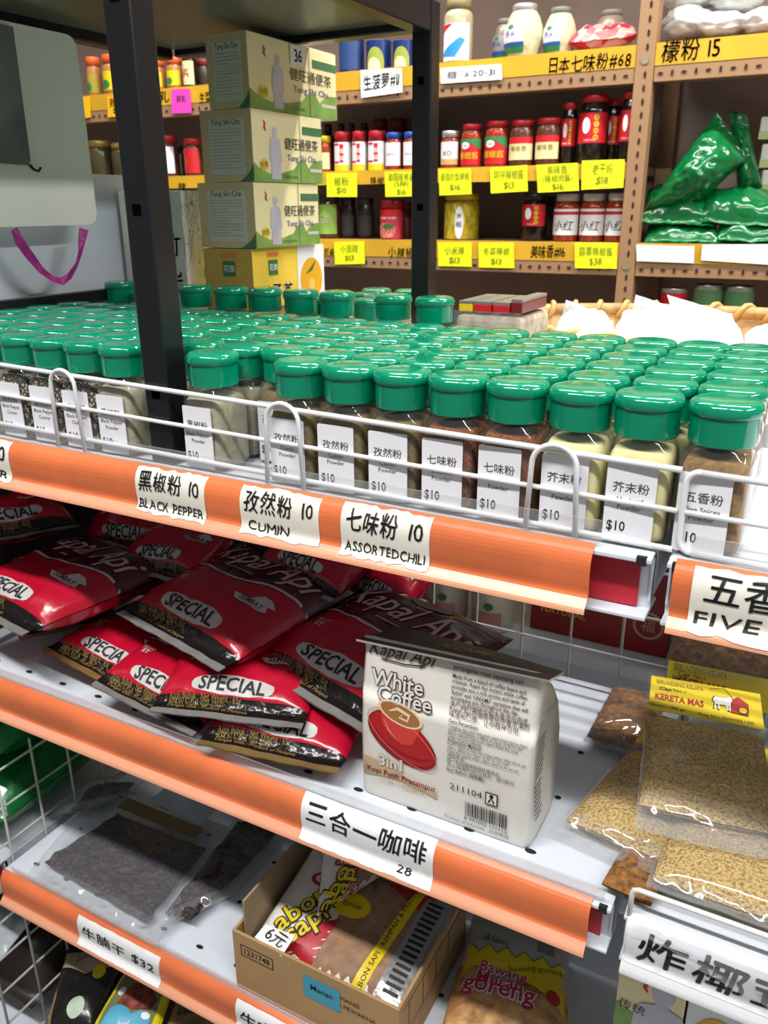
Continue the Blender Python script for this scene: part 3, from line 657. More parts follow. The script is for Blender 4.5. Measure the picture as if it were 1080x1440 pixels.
red_bag('red coffee bag at the left end of the front row, gold-edged seal', Q(58, 914, -.445), Q(190, 985, -.458), .15, 3, -6, .030, 4, goldseal=True)
red_bag('red coffee bag lying on top in the middle of the pile', Q(163, 862, -.392), Q(307, 944, -.397), .185, 6, -4, .042, 5)
red_bag('red coffee bag leaning against the white coffee pouch', Q(346, 932, -.412), Q(520, 1036, -.422), .185, 8, -8, .040, 6)
red_bag('red coffee bag at the left frame edge showing the silver bird badge', Q(-78, 838, -.396), Q(30, 894, -.396), .18, 6, -12, .042, 7)
red_bag('red coffee bag between the left-edge bag and the middle bag', Q(28, 900, -.432), Q(170, 872, -.432), .15, 4, 8, .034, 8)
red_bag('red coffee bag at the top left of the pile, right under the price rail', Q(-70, 770, -.345), Q(112, 742, -.345), .15, 5, 10, .04, 9)
red_bag('maroon end of a coffee bag behind the black pepper tag', Q(150, 800, -.375), Q(262, 822, -.375), .14, 10, -5, .036, 10)
red_bag('dark coffee bag in the shade left of the middle bag', Q(75, 826, -.408), Q(215, 836, -.408), .14, 0, -5, .034, 11, True)
red_bag('coffee bag propped behind the middle bag under the cumin tag', Q(352, 800, -.365), Q(466, 848, -.372), .12, 18, 0, .034, 12)
red_bag('coffee bag propped at the right rear beside the wire grid', Q(476, 852, -.405), Q(558, 880, -.405), .13, 24, 0, .034, 13)
red_bag('coffee bag propped steeply at the left rear, left of the black pepper tag', Q(112, 772, -.385), Q(232, 790, -.385), .13, 35, 0, .034, 15)
red_bag('coffee bag lying under the middle bag, mostly hidden', Q(232, 905, -.448), Q(400, 960, -.448), .16, 0, 0, .036, 14)
# ------------------------------------------------------------------ white coffee pouch
WP = M('white_pouch_film', (226, 222, 214), .32, bump=.10, bs=26, coat=.1); DB = M('dark_brown_print', (62, 42, 34), .4); TAN = M('tan_print', (196, 170, 134), .45); CUPR = M('cup_red_print', (178, 26, 30), .35); CUPD = M('deep_red_print', (140, 16, 24), .35)
COFL = M('coffee_print', (168, 112, 62), .45); CREAM = M('cream_print', (236, 214, 176), .45)
O = Vector((-.298, .506, L2+.0004)); PW_, PH = .151, .148
t = thing('coffee_pouch', 'white coffee pouch with a red cup print standing on the middle shelf', 'coffee pouch', O)
LV = [(0, 0, .066), (.004, -.002, .070), (.03, -.003, .073), (.07, -.003, .070), (.10, -.001, .060), (.125, .003, .038), (.142, .006, .018), (PH, .0075, .0105)]
def pyf(z):
    for (a, y0, _), (c, y1, _) in zip(LV, LV[1:]):
        if z <= c: return y0+(y1-y0)*(z-a)/(c-a)
    return LV[-1][1]
b = MB(); n = 44; vs = []; fs = []
zz = sorted(set([a for a, _, _ in LV]+lsp(.01, .14, 14)))
def byb(z):
    for (a, _, y0), (c, _, y1) in zip(LV, LV[1:]):
        if z <= c: return y0+(y1-y0)*(z-a)/(c-a)
    return LV[-1][2]
for z in zz:
    y0, y1 = pyf(z), byb(z); r = min(.005, (y1-y0)*.3); pin = .010*math.sin(PI*min(1, z/.13))
    ring = [(r+(PW_-2*r)*i/14, y0) for i in range(15)]+[(PW_-.0015, y0+r*.5), (PW_-pin*.4, y0+(y1-y0)*.25), (PW_-pin, (y0+y1)/2), (PW_-pin*.4, y0+(y1-y0)*.75), (PW_-.0015, y1-r*.5)]
    ring += [(PW_-r-(PW_-2*r)*i/14, y1) for i in range(15)]+[(.0015, y1-r*.5), (pin*.4, y0+(y1-y0)*.75), (pin, (y0+y1)/2), (pin*.4, y0+(y1-y0)*.25), (.0015, y0+r*.5)]
    n = len(ring)
    for x, y in ring:
        wv = .0011*noise.noise(Vector((x*40, y*40, z*36)))+.0007*noise.noise(Vector((x*110, y*90, z*100)))
        vs.append((x, y+(wv if y > y0+.004 else wv*.25), z+.075*(x/PW_)*0+.006*(x/PW_)*(z/PH)))
for i in range(len(zz)-1):
    for k in range(n): fs.append((i*n+k, i*n+(k+1) % n, (i+1)*n+(k+1) % n, (i+1)*n+k))
fs.append(tuple(range(n-1, -1, -1))); fs.append(tuple((len(zz)-1)*n+k for k in range(n)))
b.add(vs, fs, WP, True)
f = lambda x, z, h=0: Vector((x, pyf(z)-h-.0005, z+.006*(x/PW_)*(z/PH)))
w, hh = PW_, PH
# left half: the cup picture
b.decal([(w*.03, hh*.13)]+[(w*.03+w*.45*i/12, hh*(.15+.035*math.sin(PI*i/12*1.0+.2))+0) for i in range(13)]+[(w*.03+w*.45*(12-i)/12, hh*(.235+.05*math.cos(PI*(12-i)/12))) for i in range(13)], TAN, f, .0006, .02)
b.ell(w*.265, hh*.455, .0335, .0195, CUPD, f, .0006, 32, .02, -.45); b.ell(w*.268, hh*.462, .0315, .0175, CUPR, f, .0008, 32, .02, -.45)
b.line([(w*(.268+.208*math.cos(a)), hh*(.462+.118*math.sin(a)-.10*math.cos(a))) for a in [2*PI*k/40 for k in range(41)]], .0007, M('cup_edge_print', (226, 120, 110), .4), f, .0011)
b.line([(w*.16, hh*.56), (w*.19, hh*.50), (w*.24, hh*.455)], [.0006, .0022, .0006], M('cup_edge_print'), f, .0016)
b.line([(w*.10, hh*.50), (w*.15, hh*.42), (w*.26, hh*.37), (w*.38, hh*.36), (w*.45, hh*.39)], [.0004, .0022, .0026, .002, .0004], CUPD, f, .0010)
b.decal([(w*.13, hh*.64), (w*.15, hh*.53), (w*.20, hh*.465), (w*.27, hh*.43), (w*.33, hh*.445), (w*.365, hh*.52), (w*.385, hh*.58)], M('cup_body_print', (212, 62, 56), .35), f, .0010, .02)
b.ell(w*.255, hh*.615, .0205, .0098, CREAM, f, .0012, 28, .02, -.25); b.ell(w*.255, hh*.615, .0182, .0080, COFL, f, .0014, 28, .02, -.25)
b.line([(w*.19, hh*.62), (w*.24, hh*.645), (w*.31, hh*.62), (w*.30, hh*.585), (w*.25, hh*.595), (w*.27, hh*.615)], [.001, .003, .003, .002, .002, .001], CREAM, f, .0016)
for dx, mt, bd, h_ in ((0, DB, .05, .0010), (0, WP, .012, .0014)):
    b.text('White', w*.225, hh*.795, .019, mt, f, h_, bd, sx=.95); b.text('Coffee', w*.275, hh*.710, .019, mt, f, h_, bd, sx=.95)
    b.text('3in1', w*.20, hh*.290, .0145, mt if mt is WP else TAN, f, h_, bd)
b.text('Kopi Putih Pracampur', w*.265, hh*.205, .0072, CUPD, f, .0012, .012); b.text('三合一白咖啡', w*.27, hh*.165, .0072, TAN, f, .0012)
b.text('Kapal Api', w*.24, hh*.945, .015, DB, f, .0010, .006, .4); b.line([(w*.12, hh*.905), (w*.26, hh*.90), (w*.38, hh*.915)], .0012, DB, f, .0010)
# right half: the small print
lines = [('pertengahan masa sepanjang hari.', .0052, .01), ('', 0, 0), ('Made from a blend of coffee beans and', .0046, .01), ('creamer. Kapal Api Instant white coffee', .0046, .01), ('provides you a rich aroma and taste of', .0046, .01), ("'RAW' and 'CREAMY' sensation that will", .0046, .01), ('accompany you throughout the day.', .0046, .01),
         ('本产品的咖啡豆和木香混合而成，', .0058, 0), ('Kapal Api白咖啡带给你香浓滑的', .0058, 0), ('味道和口感，让你精神百倍。', .0058, 0), ('', 0, 0), ('Cara Penyediaan', .0045, .01), ('Tuangkan satu paket kopi putih segera Kapal Api ke dalam', .0036, 0), ('cawan. Tambahkan ± 180ml air panas (± 90°C) dan', .0036, 0), ('kacau. Nikmati kopi putih segera Kapal Api yang', .0036, 0), ('sedap bersama keluarga.', .0036, 0),
         ('Preparation Method :', .0042, .01), ('Pour 1 sachet of Kapal Api Instant white coffee into a cup', .0036, 0), ('Add ± 180ml hot water (± 90°C), stir well.', .0036, 0), ('Kapal Api instant white coffee ready to be served.', .0036, 0), ('冲泡方法：', .0045, 0), ('将一包白咖啡倒进杯里热水，', .0045, 0), ('冲入180毫升(90℃)热水，搅匀即可', .0045, 0), ('Best Before (保质期)：', .0045, .01)]
z = .945
for s_, sz, bd in lines:
    if s_: b.text(s_, w*.535, hh*z, sz*.95, DB, f, .0009, bd, al='l', sx=min(.86, w*.425/(glyph(s_, bd)[2]*sz*.95)))
    z -= (.0295 if sz > .0044 else .0215) if s_ else .012
b.text('211104', w*.555, hh*.265, .0078, INK, f, .0009, 0, al='l', sx=1.2); b.rect(w*.755, hh*.225, w*.825, hh*.30, DB, f, .0009); b.rect(w*.762, hh*.232, w*.818, hh*.293, WP, f, .0011); b.line([(w*.775, hh*.24), (w*.79, hh*.27), (w*.805, hh*.24)], .0016, INK, f, .0013); b.ell(w*.79, hh*.28, .0018, .0018, INK, f, .0013, 8)
x = w*.645; rr = random.Random(4)
while x < w*.875:
    q = rr.choice((.0004, .0007, .0011)); b.rect(x, hh*.105, x+q, hh*.195, INK, f, .0009); x += q+rr.choice((.0005, .0008))
b.text('8 991002 111115', w*.76, hh*.088, .0052, INK, f, .0009); b.text('Product of Indonesia · 印尼制造', w*.71, hh*.055, .0042, DB, f, .0009)
b.build('pouch', t, label='white pouch with red coffee cup print and small text')
# top flap and side print
b = MB(); P = [aty(501, 900, .5055), aty(772, 958, .5055), aty(793, 946, .527), aty(700, 918, .545), aty(620, 898, .556), aty(566, 882, .560)]
P = [p-O for p in P]; N_ = Vector((0, -.25, 1)).normalized()*.0012
b.add([p+N_ for p in P]+[p-N_ for p in P], [(0, 1, 2, 3, 4, 5), (11, 10, 9, 8, 7, 6)], DB); b.add([p+N_ for p in P]+[p-N_ for p in P], [(i, 6+i, 6+(i+1) % 6, (i+1) % 6) for i in range(6)], WP)
ff = plane(P[0]+N_+Vector((0, .006, 0)), P[1]-P[0], P[4]-P[0]); b.text('KOPI', .066, .026, .017, GOLDP, ff, .0012, .01, -.3, sx=1.1); b.text('PUTIH', .100, .022, .013, M('dim_print', (96, 76, 64), .5), ff, .0012, .01, -.3)
b.build('folded_top', t, label='dark brown folded top seam')
b = MB(); g = lambda y, z, h=0: Vector((PW_-.004*math.sin(PI*min(1, z/.13))-0+h+.0008, y, z+.006))
for k in range(9): b.rect(.012, .085-.0042*k, .030-.001*(k % 3), .0868-.0042*k, DB, g, .0008)
for k in range(8): b.rect(.010, .044-.0042*k, .026-.001*(k % 3), .0458-.0042*k, DB, g, .0008)
b.build('side_print', t)
# ------------------------------------------------------------------ coconut floss packets
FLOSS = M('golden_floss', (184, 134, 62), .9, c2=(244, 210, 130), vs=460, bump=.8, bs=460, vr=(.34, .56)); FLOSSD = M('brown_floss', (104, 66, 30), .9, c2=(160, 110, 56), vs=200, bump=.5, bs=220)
FILM = film('packet_film', .05, .06, .5, 16, gl=1.1); FILMC = film('crinkled_film', .14, .10, 1.0, 45, gl=1.6); HDR = M('yellow_header_card', (236, 208, 30), .45); HRED = M('header_red', (176, 40, 24), .5); HOL = M('olive_print', (150, 136, 40), .5)
def inset(C, a, v0, v1):
    f = lambda u, v: (C[0]*(1-u)+C[1]*u)*(1-v)+(C[3]*(1-u)+C[2]*u)*v
    return f(a, v0), f(1-a, v0), f(1-a, v1), f(a, v1)
def floss_packet(lab, L, R, length, slope, skew, T, seed, header=True, near=False, fl=None, seal0=.09, art=True):
    C = lay(L, R, length, slope, skew); w = (R-L).length; O = Vector(C[0])
    t = thing('floss_packet', lab, 'snack packet', O, 0, 'floss packets')
    hv = .30 if header else .04
    Ci = inset(C, .02, seal0, 1-hv) if not near else inset(C, .02, hv, 1-seal0)
    fi = bagfn(Ci, T, (0, 0), 4.5, .0022, seed, fs=35); bagmesh(lambda u, v, s=1, h=0: fi(u, v, s, h)-O, fl or FLOSS, 30, 34).build('floss_filling', t, label='golden floss')
    fo = bagfn(C, T+.005, (seal0*.8, hv if not near else .05), 4.0, .0020, seed+40)
    film_mat = lambda u, v: FILMC if (v < seal0*1.3) else FILM
    bagmesh(lambda u, v, s=1, h=0: fo(u, v, s, h)-O, film_mat, 26, 34).build('film', t, label='clear crinkled film')
    if header:
        v0 = 1-hv+.02 if not near else .02; hh_ = (hv-.03)*length
        o = (C[0]*(1-v0)+C[3]*v0)-O; U = C[1]-C[0]; V = C[3]-C[0]
        if near: o = o+Vector((0, 0, .004))
        f0 = plane(o+U*.02+U.cross(V).normalized()*(T*.30), U, V); f = f0; ww = w*.96
        b = MB(); b.prism([(0, 0), (ww, 0), (ww, hh_), (0, hh_)], HDR, .0005, f)
        b.text('SERUNDENG KELAPA', ww*.27, hh_*.84, .0088, HOL, f, .0009, .02, fit=ww*.44); b.text('Cap', ww*.14, hh_*.64, .007, INK, f, .0009, .01, .3); b.text('No.1', ww*.27, hh_*.66, .006, INK, f, .0009)
        b.text('KERETA MAS', ww*.27, hh_*.40, .0135, HRED, f, .0009, .03, fit=ww*.44); b.text('Netto : 90 gr', ww*.16, hh_*.12, .0062, INK, f, .0009)
        if art:   # ox cart line drawing
            ox, oy, k = ww*.56, hh_*.30, hh_*.5
            Wd = [(0, .62), (.12, .80), (.30, .78), (.75, .82), (.95, .95), (1.05, .80), (1.18, .72), (1.12, .60), (.98, .58), (.95, .30), (.98, .0), (.90, .0), (.86, .30), (.80, .30), (.84, .02), (.76, .0), (.70, .32), (.35, .30), (.36, .02), (.28, 0), (.26, .30), (.16, .32), (.12, .04), (.05, .02), (.10, .45), (.02, .45)]
            b.decal([(ox+x*k*.62, oy+y*k) for x, y in Wd], INK, f, .0009); b.decal([(ox+(x*.9+.06)*k*.62, oy+(y*.88+.06)*k) for x, y in Wd], PAPER, f, .0012)
            b.decal([(ox+.9*k*.62, oy), (ox+1.75*k*.62, oy-.05*k), (ox+1.8*k*.62, oy+.6*k), (ox+1.3*k*.62, oy+.95*k), (ox+1.0*k*.62, oy+.7*k)], HRED, f, .0014)
            b.ell(ox+1.5*k*.62, oy+.18*k, .16*k, .20*k, INK, f, .0016, 16); b.ell(ox+1.5*k*.62, oy+.18*k, .12*k, .16*k, HDR, f, .0018, 16)
            b.line([(ox-.05*k, oy+1.15*k), (ox+.4*k, oy+1.35*k), (ox+.62*k, oy+.9*k)], .0006, INK, f, .0009); b.text('Reg No.300005100', ww*.68, hh_*.10, .0058, INK, f, .0009)
        else: b.ell(ww*.10, hh_*.30, .006, .006, INK, f, .0012, 16)
        b.build('header_card', t, label='yellow header card with red print')
    return t
floss_packet('golden floss packet on top of the heap, yellow header card fully visible', Q(892, 1166, -.432), Q(1098, 1214, -.432), .205, 2, 1, .020, 1, seal0=.13)
c = Q(774, 1168, -.462); floss_packet('golden floss packet at the left of the heap, header card half covered', c, c+Vector((.150, -.022, .004)), .185, 3, -6, .022, 2, art=False)
c = Q(905, 1226, -.452); floss_packet('golden floss packet at the front behind the low wire', Vector((c.x+.004, .489, L2+.022)), Vector((c.x+.160, .489, L2+.022)), .17, 0, 0, .030, 3, header=False, seal0=.05)
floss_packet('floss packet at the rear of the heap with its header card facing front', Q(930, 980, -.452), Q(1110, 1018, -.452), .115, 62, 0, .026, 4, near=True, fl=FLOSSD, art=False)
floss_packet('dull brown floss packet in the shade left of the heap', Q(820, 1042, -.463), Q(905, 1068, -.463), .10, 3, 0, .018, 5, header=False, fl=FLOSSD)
b = MB(); x0, x1 = Q(903, 1240, -.455).x, .11; gf = lambda u, v: Vector((x0+(x1-x0)*u, .4705-.004*noise.noise(Vector((u*9, v*3, 1)))-.004*v, L2+.010-(.008+.032*min(1, u*1.4))*v))
b.grid(gf, lsp(0, 1, 40), lsp(0, 1, 10), FILMC); tag(b.build('loose_film'), 'loose clear film hanging over the white card rail below the golden floss', 'plastic film')
c = Q(846, 1243, -.466); fi = bagfn(lay(c, c+Vector((.036, -.004, 0)), .05), .012, (0, 0), 4, .001, 3); tag(bagmesh(fi, FLOSSD, 14, 14).build('brown_packet'), 'brown packet end poking out left of the low floss wire', 'snack packet')
# ------------------------------------------------------------------ bottom shelf: beef jerky, carton of shredded meat, fried shallots, tea
JERK = M('dark_jerky', (50, 36, 34), .65, c2=(98, 78, 74), vs=150, bump=.9, bs=170, vr=(.42, .78)); FILMJ = film('jerky_film', .11, .10, .5, 14, gl=1.0, hazec=(190, 200, 210))
def jerky(lab, C, Ci, seed, cards=()):
    O = Vector(C[0]); t = thing('jerky_bag', lab, 'beef jerky bag', O, 0, 'beef jerky bags')
    fi = bagfn(Ci, .014, (0, 0), 3, .005, seed, fs=45); bagmesh(lambda u, v, s=1, h=0: fi(u+.035*noise.noise(Vector((v*9, seed, 0))), v+.035*noise.noise(Vector((u*9, seed, 5))), s, h)-O, JERK, 34, 34).build('jerky', t, label='dark brown jerky')
    fo = bagfn(C, .019, (.05, .05), 5, .0024, seed+9); bagmesh(lambda u, v, s=1, h=0: fo(u, v, s, h)-O, lambda u, v: FILMC if v < .13 or u > .88 or v > .9 else FILMJ, 34, 34).build('film', t, label='hazy clear film')
    for q, m, nm in cards:
        b = MB(); q = [p-O for p in q]; n = (q[1]-q[0]).cross(q[3]-q[0]).normalized()*.0004; n = n if n.z > 0 else -n
        b.add([p+n for p in q]+[p-n for p in q], [(0, 1, 2, 3), (7, 6, 5, 4), (0, 4, 5, 1), (1, 5, 6, 2), (2, 6, 7, 3), (3, 7, 4, 0)], m); b.build(nm, t)
zj = -.752
jerky('large clear bag of dark beef jerky flat on the bottom shelf', (Q(36, 1232, zj+.004), Q(218, 1330, zj+.004), Q(345, 1172, zj), Q(150, 1098, zj)), (Q(62, 1212, zj), Q(205, 1296, zj), Q(290, 1195, zj), Q(165, 1145, zj)), 1,
      [([Q(165, 1135, zj+.012), Q(275, 1180, zj+.012), Q(285, 1165, zj+.012), Q(180, 1122, zj+.012)], M('olive_label', (120, 104, 70), .6), 'olive_label'), ([Q(212, 1124, zj+.014), Q(282, 1160, zj+.014), Q(304, 1136, zj+.014), Q(232, 1108, zj+.014)], M('pale_blue_label', (168, 184, 198), .5), 'blue_label')])
jerky('narrow jerky bag lying between the large jerky bag and the carton', (Q(206, 1316, zj+.004), Q(322, 1262, zj+.004), Q(420, 1160, zj+.004), Q(330, 1150, zj+.004)), (Q(232, 1285, zj+.004), Q(270, 1292, zj+.004), Q(395, 1165, zj+.004), Q(335, 1155, zj+.004)), 2)
jerky('small jerky bag at the rear near the wire divider', (Q(70, 1150, zj+.004), Q(165, 1128, zj+.004), Q(215, 1085, zj+.004), Q(120, 1098, zj+.004)), (Q(100, 1140, zj+.004), Q(150, 1130, zj+.004), Q(190, 1100, zj+.004), Q(130, 1105, zj+.004)), 3)
# carton
KRAFT = M('kraft_cardboard', (176, 142, 98), .75, var=.04, vs=10); KIN = M('kraft_inside', (162, 140, 110), .8)
x0, x1, y0, y1, z0, zt = -.443, -.252, .486, .645, L3+.0005, ZC-.687
t = thing('carton', 'open brown carton holding shredded beef packets on the bottom shelf', 'carton', (x0, y0, z0)); W_, D_, H_ = x1-x0, y1-y0, zt-z0
b = MB(); th = .003
for lo, hi in (((0, 0, 0), (W_, th, H_)), ((0, D_-th, 0), (W_, D_, H_+.02)), ((0, th, 0), (th, D_-th, H_)), ((W_-th, th, 0), (W_, D_-th, H_)), ((th, th, 0), (W_-th, D_-th, th))): b.box(lo, hi, KRAFT, .0006)
f = front((0, -.0001, 0))
for q in ((.010, .028, .050, .029), (.010, .042, .050, .043), (.010, .028, .011, .043), (.049, .028, .050, .043)): b.rect(q[0], H_-.05+q[1]-.006, q[2], H_-.05+q[3]-.006, INK, f, .0004)
b.text('1231748', .030, H_-.0205, .0105, INK, f, .0004, .01, sx=.9); b.text('PEMANIS', .135, H_-.020, .0075, DB, f, .0004); b.text('DAN PEWARNA', .140, H_-.030, .0075, DB, f, .0004)
b.rect(.086, H_-.040, .128, H_-.012, M('blue_sticker', (70, 160, 190), .5), f, .0005); b.text('Manan', .107, H_-.024, .010, INK, f, .0008, .01)
g = side((W_+.0001, 0, 0))
for a in (.02, .05, .08, .11): b.rect(a, H_-.045, a+.001, H_-.01, DB, g, .0004)
b.rect(.01, H_-.046, .14, H_-.045, DB, g, .0004); b.rect(.01, H_-.011, .14, H_-.010, DB, g, .0004)
b.build('tray', t)
b = MB(); b.box((.006, .012, .004), (.0085, D_-.004, H_+.030), KIN, .0004); b.build('inner_flap', t)
# packets in the carton
SRED = M('packet_red', (176, 22, 36), .4); SWH = M('packet_white', (226, 222, 214), .35, bump=.1, bs=40); SYEL = M('packet_yellow', (226, 198, 20), .4); SBR = M('shredded_meat', (146, 112, 84), .6, var=.1, vs=90); SGR = M('grey_strip', (150, 150, 150), .3, metal=.3, bump=.3, bs=60)
def shred(lab, C, T, seed, note=False):
    O = Vector(C[0]); t = thing('shredded_beef_packet', lab, 'snack packet', O, 0, 'shredded beef packets'); fn = bagfn(C, T, (.04, .04), 4, .0016, seed)
    w = (C[1]-C[0]).length; l = (C[3]-C[0]).length; g = lambda u, v, s=1, h=0: fn(u, v, s, h)-O; b = bagmesh(g, SWH, 30, 34); f = lambda x, y, h=0: g(x/w, y/l, 1, h); st = .012
    b.decal([(w*.40, l*.02), (w*.86, l*.05), (w*.84, l*.95), (w*.46, l*.95), (w*.40, l*.60)], SBR, f, .0006, st)
    b.decal([(w*.08, l*.10), (w*.40, l*.0), (w*.42, l*.46)], SRED, f, .0009, st)
    for k in range(5): b.line([(w*(.14+.05*k), l*(.095-.018*k)), (w*(.41), l*(.33-.07*k))], .0012, SWH, f, .0013)
    b.decal([(w*.46, l*.96), (w*.88, l*.96), (w*.88, l*.72)], SRED, f, .0009, st)
    b.ell(w*.44, l*.60, w*.12, l*.11, SYEL, f, .0011, 14, st); b.text('Special', w*.44, l*.60, .008, INK, f, .0016)
    b.decal([(w*.66, l*.02), (w*.74, l*.02), (w*.80, l*.95), (w*.74, l*.95)], SYEL, f, .0012, st); b.text('ABON SAPI · REMPAH & MUTU', w*.725, l*.45, .0075, INK, f, .0017, rot=1.52)
    b.decal([(w*.80, l*.0), (w*.97, l*.0), (w*.97, l*.95), (w*.82, l*.95)], SGR, f, .0012, st)
    for k in range(16): b.rect(w*.84, l*(.10+.05*k), w*.93, l*(.125+.05*k), INK, f, .0018)
    for mt, bd, h_ in ((INK, .06, .0016), (SYEL, .012, .0022)): b.text('abon', w*.17, l*.42, .030, mt, f, h_, bd, rot=1.05); b.text('sapi', w*.27, l*.30, .030, mt, f, h_, bd, rot=1.05)
    b.ell(w*.20, l*.72, w*.08, l*.07, HRED, f, .0012, 16, st); b.ell(w*.20, l*.72, w*.05, l*.04, SWH, f, .0016, 16, st); b.text('G', w*.20, l*.72, .013, HRED, f, .002, .02)
    b.build('packet', t); return t, f, w, l
zc = -.690
C1 = (Q(352, 1330, -.712), Q(566, 1436, -.712), Q(650, 1270, -.690), Q(440, 1195, -.676))
t, f, w, l = shred('shredded beef packet lying on top in the carton, yellow word along its edge', C1, .022, 1)
b = MB(); C2 = [Q(358, 1318, -.690), Q(396, 1345, -.690), Q(415, 1316, -.680), Q(374, 1300, -.680)]; n = Vector((0, -.15, 1)).normalized()*.0004
b.add([p+n for p in C2]+[p-n for p in C2], [(0, 1, 2, 3), (7, 6, 5, 4), (0, 4, 5, 1), (1, 5, 6, 2), (2, 6, 7, 3), (3, 7, 4, 0)], PAPER); ff = plane(C2[0]+n, C2[1]-C2[0], C2[3]-C2[0]); b.hand('6元', .019, .012, .016, INK, ff, .0006, .0, 'c'); tag(b.build('price_note'), 'small white handwritten note stuck in the carton front left', 'price note')
shred('shredded beef packet standing behind at the back of the carton', (Q(446, 1288, -.672), Q(560, 1216, -.672), Q(570, 1165, -.640), Q(455, 1195, -.640)), .016, 2)
# fried shallot packet
C = (Q(612, 1478, -.742), Q(800, 1520, -.742), Q(800, 1312, -.738), Q(668, 1278, -.738)); O = Vector(C[0]); w = (C[1]-C[0]).length; l = (C[3]-C[0]).length
t = thing('fried_shallot_packet', 'packet of fried red shallots with a jagged yellow band on the bottom shelf', 'snack packet', O); fn = bagfn(C, .040, (.03, .10), 2.6, .0022, 5); g = lambda u, v, s=1, h=0: fn(u, v, s, h)-O
SHAL = M('fried_shallots', (150, 104, 62), .5, c2=(206, 160, 104), vs=60, bump=.5, bs=70, coat=.4); PLB = M('grey_blue_packet', (176, 174, 168), .3, bump=.15, bs=40, coat=.2)
b = bagmesh(g, lambda u, v: PLB if v > .52 else SHAL, 34, 44); f = lambda x, y, h=0: g(x/w, y/l, 1, h)
zig = [(w*(1-i/12), l*(.62+(.05 if i % 2 else -.01))) for i in range(13)]; b.decal([(0, l*.40), (w*.15, l*.50), (w*.35, l*.51), (w*.6, l*.46), (w*.8, l*.40), (w, l*.30), (w, l*.5)]+zig, SYEL, f, .0008, .014)
b.line([(x, y) for x, y in zig], .0014, DGREEN, f, .0014); b.line([(w*.42, l*.66), (w*.46, l*.95)], .0016, DB, f, .0010)
for s_, cx, cy, sz in (('Bawang', .42, .475, .017), ('Merah', .40, .415, .020), ('goreng', .40, .34, .027)):
    b.text(s_, w*cx, l*cy, sz, PAPER, f, .0012, .06, rot=-.08); b.text(s_, w*cx, l*cy, sz, M('pink_red_print', (190, 24, 70), .45), f, .0018, .012, rot=-.08)
b.text('Alami', w*.30, l*.72, .014, DGREEN, f, .0010, 0, .3, rot=-.1); b.text('bawang goreng', w*.70, l*.56, .010, DGREEN, f, .0014, rot=.25)
for k in range(10): b.rect(w*(.70+.016*k), l*.70, w*(.708+.016*k), l*.80, M('slate_print', (84, 104, 124), .5), f, .0010)
b.ell(w*.86, l*.40, w*.06, l*.05, HRED, f, .0014, 10, .012); b.build('packet', t)
# tea boxes on the right-hand bottom shelf
YT = .575; xl = aty(868, 1390, YT).x; xm = aty(968, 1400, YT).x; zt = aty(868, 1345, YT).z
def face_tea(lab, xa, xb, z1, kind):
    w, h, l = xb-xa, z1-L3-.0005, .06; t = thing('tea_box', lab, 'tea box', (xa, YT, L3+.0005), 0, 'tea boxes on the bottom shelf'); b = MB(); b.box((0, 0, 0), (w, l, h), TEA if kind else PAPER, .0008); f = front((0, -.0002, 0))
    if kind:
        b.decal([(0, 0), (w, 0), (w, h*.45), (w*.8, h*.58), (w*.5, h*.54), (w*.3, h*.60), (0, h*.66)], TGREEN, f, .0003); b.decal([(x, y) for x, y in figure(w*.68, h*.10, h*.80)], LILAC, f, .0006)
        b.line([(w*.38, h*.93), (w*.42, h*.89), (w*.40, h*.85), (w*.45, h*.82)], [.001, .003, .004, .001], TRED, f, .0006); b.text('传统', w*.25, h*.66, .012, INK, f, .0008)
    else:
        b.ell(w*.35, h*.55, w*.30, h*.28, ORG, f, .0005, 24); b.ell(w*.80, h*.60, w*.18, h*.22, SYEL, f, .0005, 20); b.rect(w*.92, 0, w, h*.8, FINE, f, .0007)
    b.build('carton', t)
face_tea('tea box with a pale figure below the white card rail', xl, xm-.001, zt, 1); face_tea('white tea box with an orange fruit at the lower right corner', xm+.001, xm+.075, zt, 0)
# ------------------------------------------------------------------ bags on the lowest shelf
def lying(name, lab, cat, C, T, seed, mat, deco=None, group=None, pw=3, wr=.003, seal=(.06, .06), part='packet'):
    O = Vector(C[0]); t = thing(name, lab, cat, O, 0, group); fn = bagfn(C, T, seal, pw, wr, seed); g = lambda u, v, s=1, h=0: fn(u, v, s, h)-O; b = bagmesh(g, mat, 30, 34)
    w = (C[1]-C[0]).length; l = (C[3]-C[0]).length
    if deco: deco(b, lambda x, y, h=0: g(x, y, 1, h), w, l)
    b.build(part, t); return t
def d1(b, f, w, l):
    b.decal([(.0, .72), (.5, .60), (1, .72), (1, .95), (0, .95)], M('beige_print', (170, 156, 128), .5), f, .001, .1); b.ell(.72, .62, .10, .08, SYEL, f, .0016, 10, .06); b.ell(.55, .25, .16, .10, M('pale_green_print', (176, 196, 176), .5), f, .001, 16, .06)
    b.text('MOCHI', .4, .8, .08, INK, f, .0014, .0, 0, .5); b.decal([(.02, .1), (.10, .1), (.10, .45), (.02, .45)], M('gold_print'), f, .001, .1)
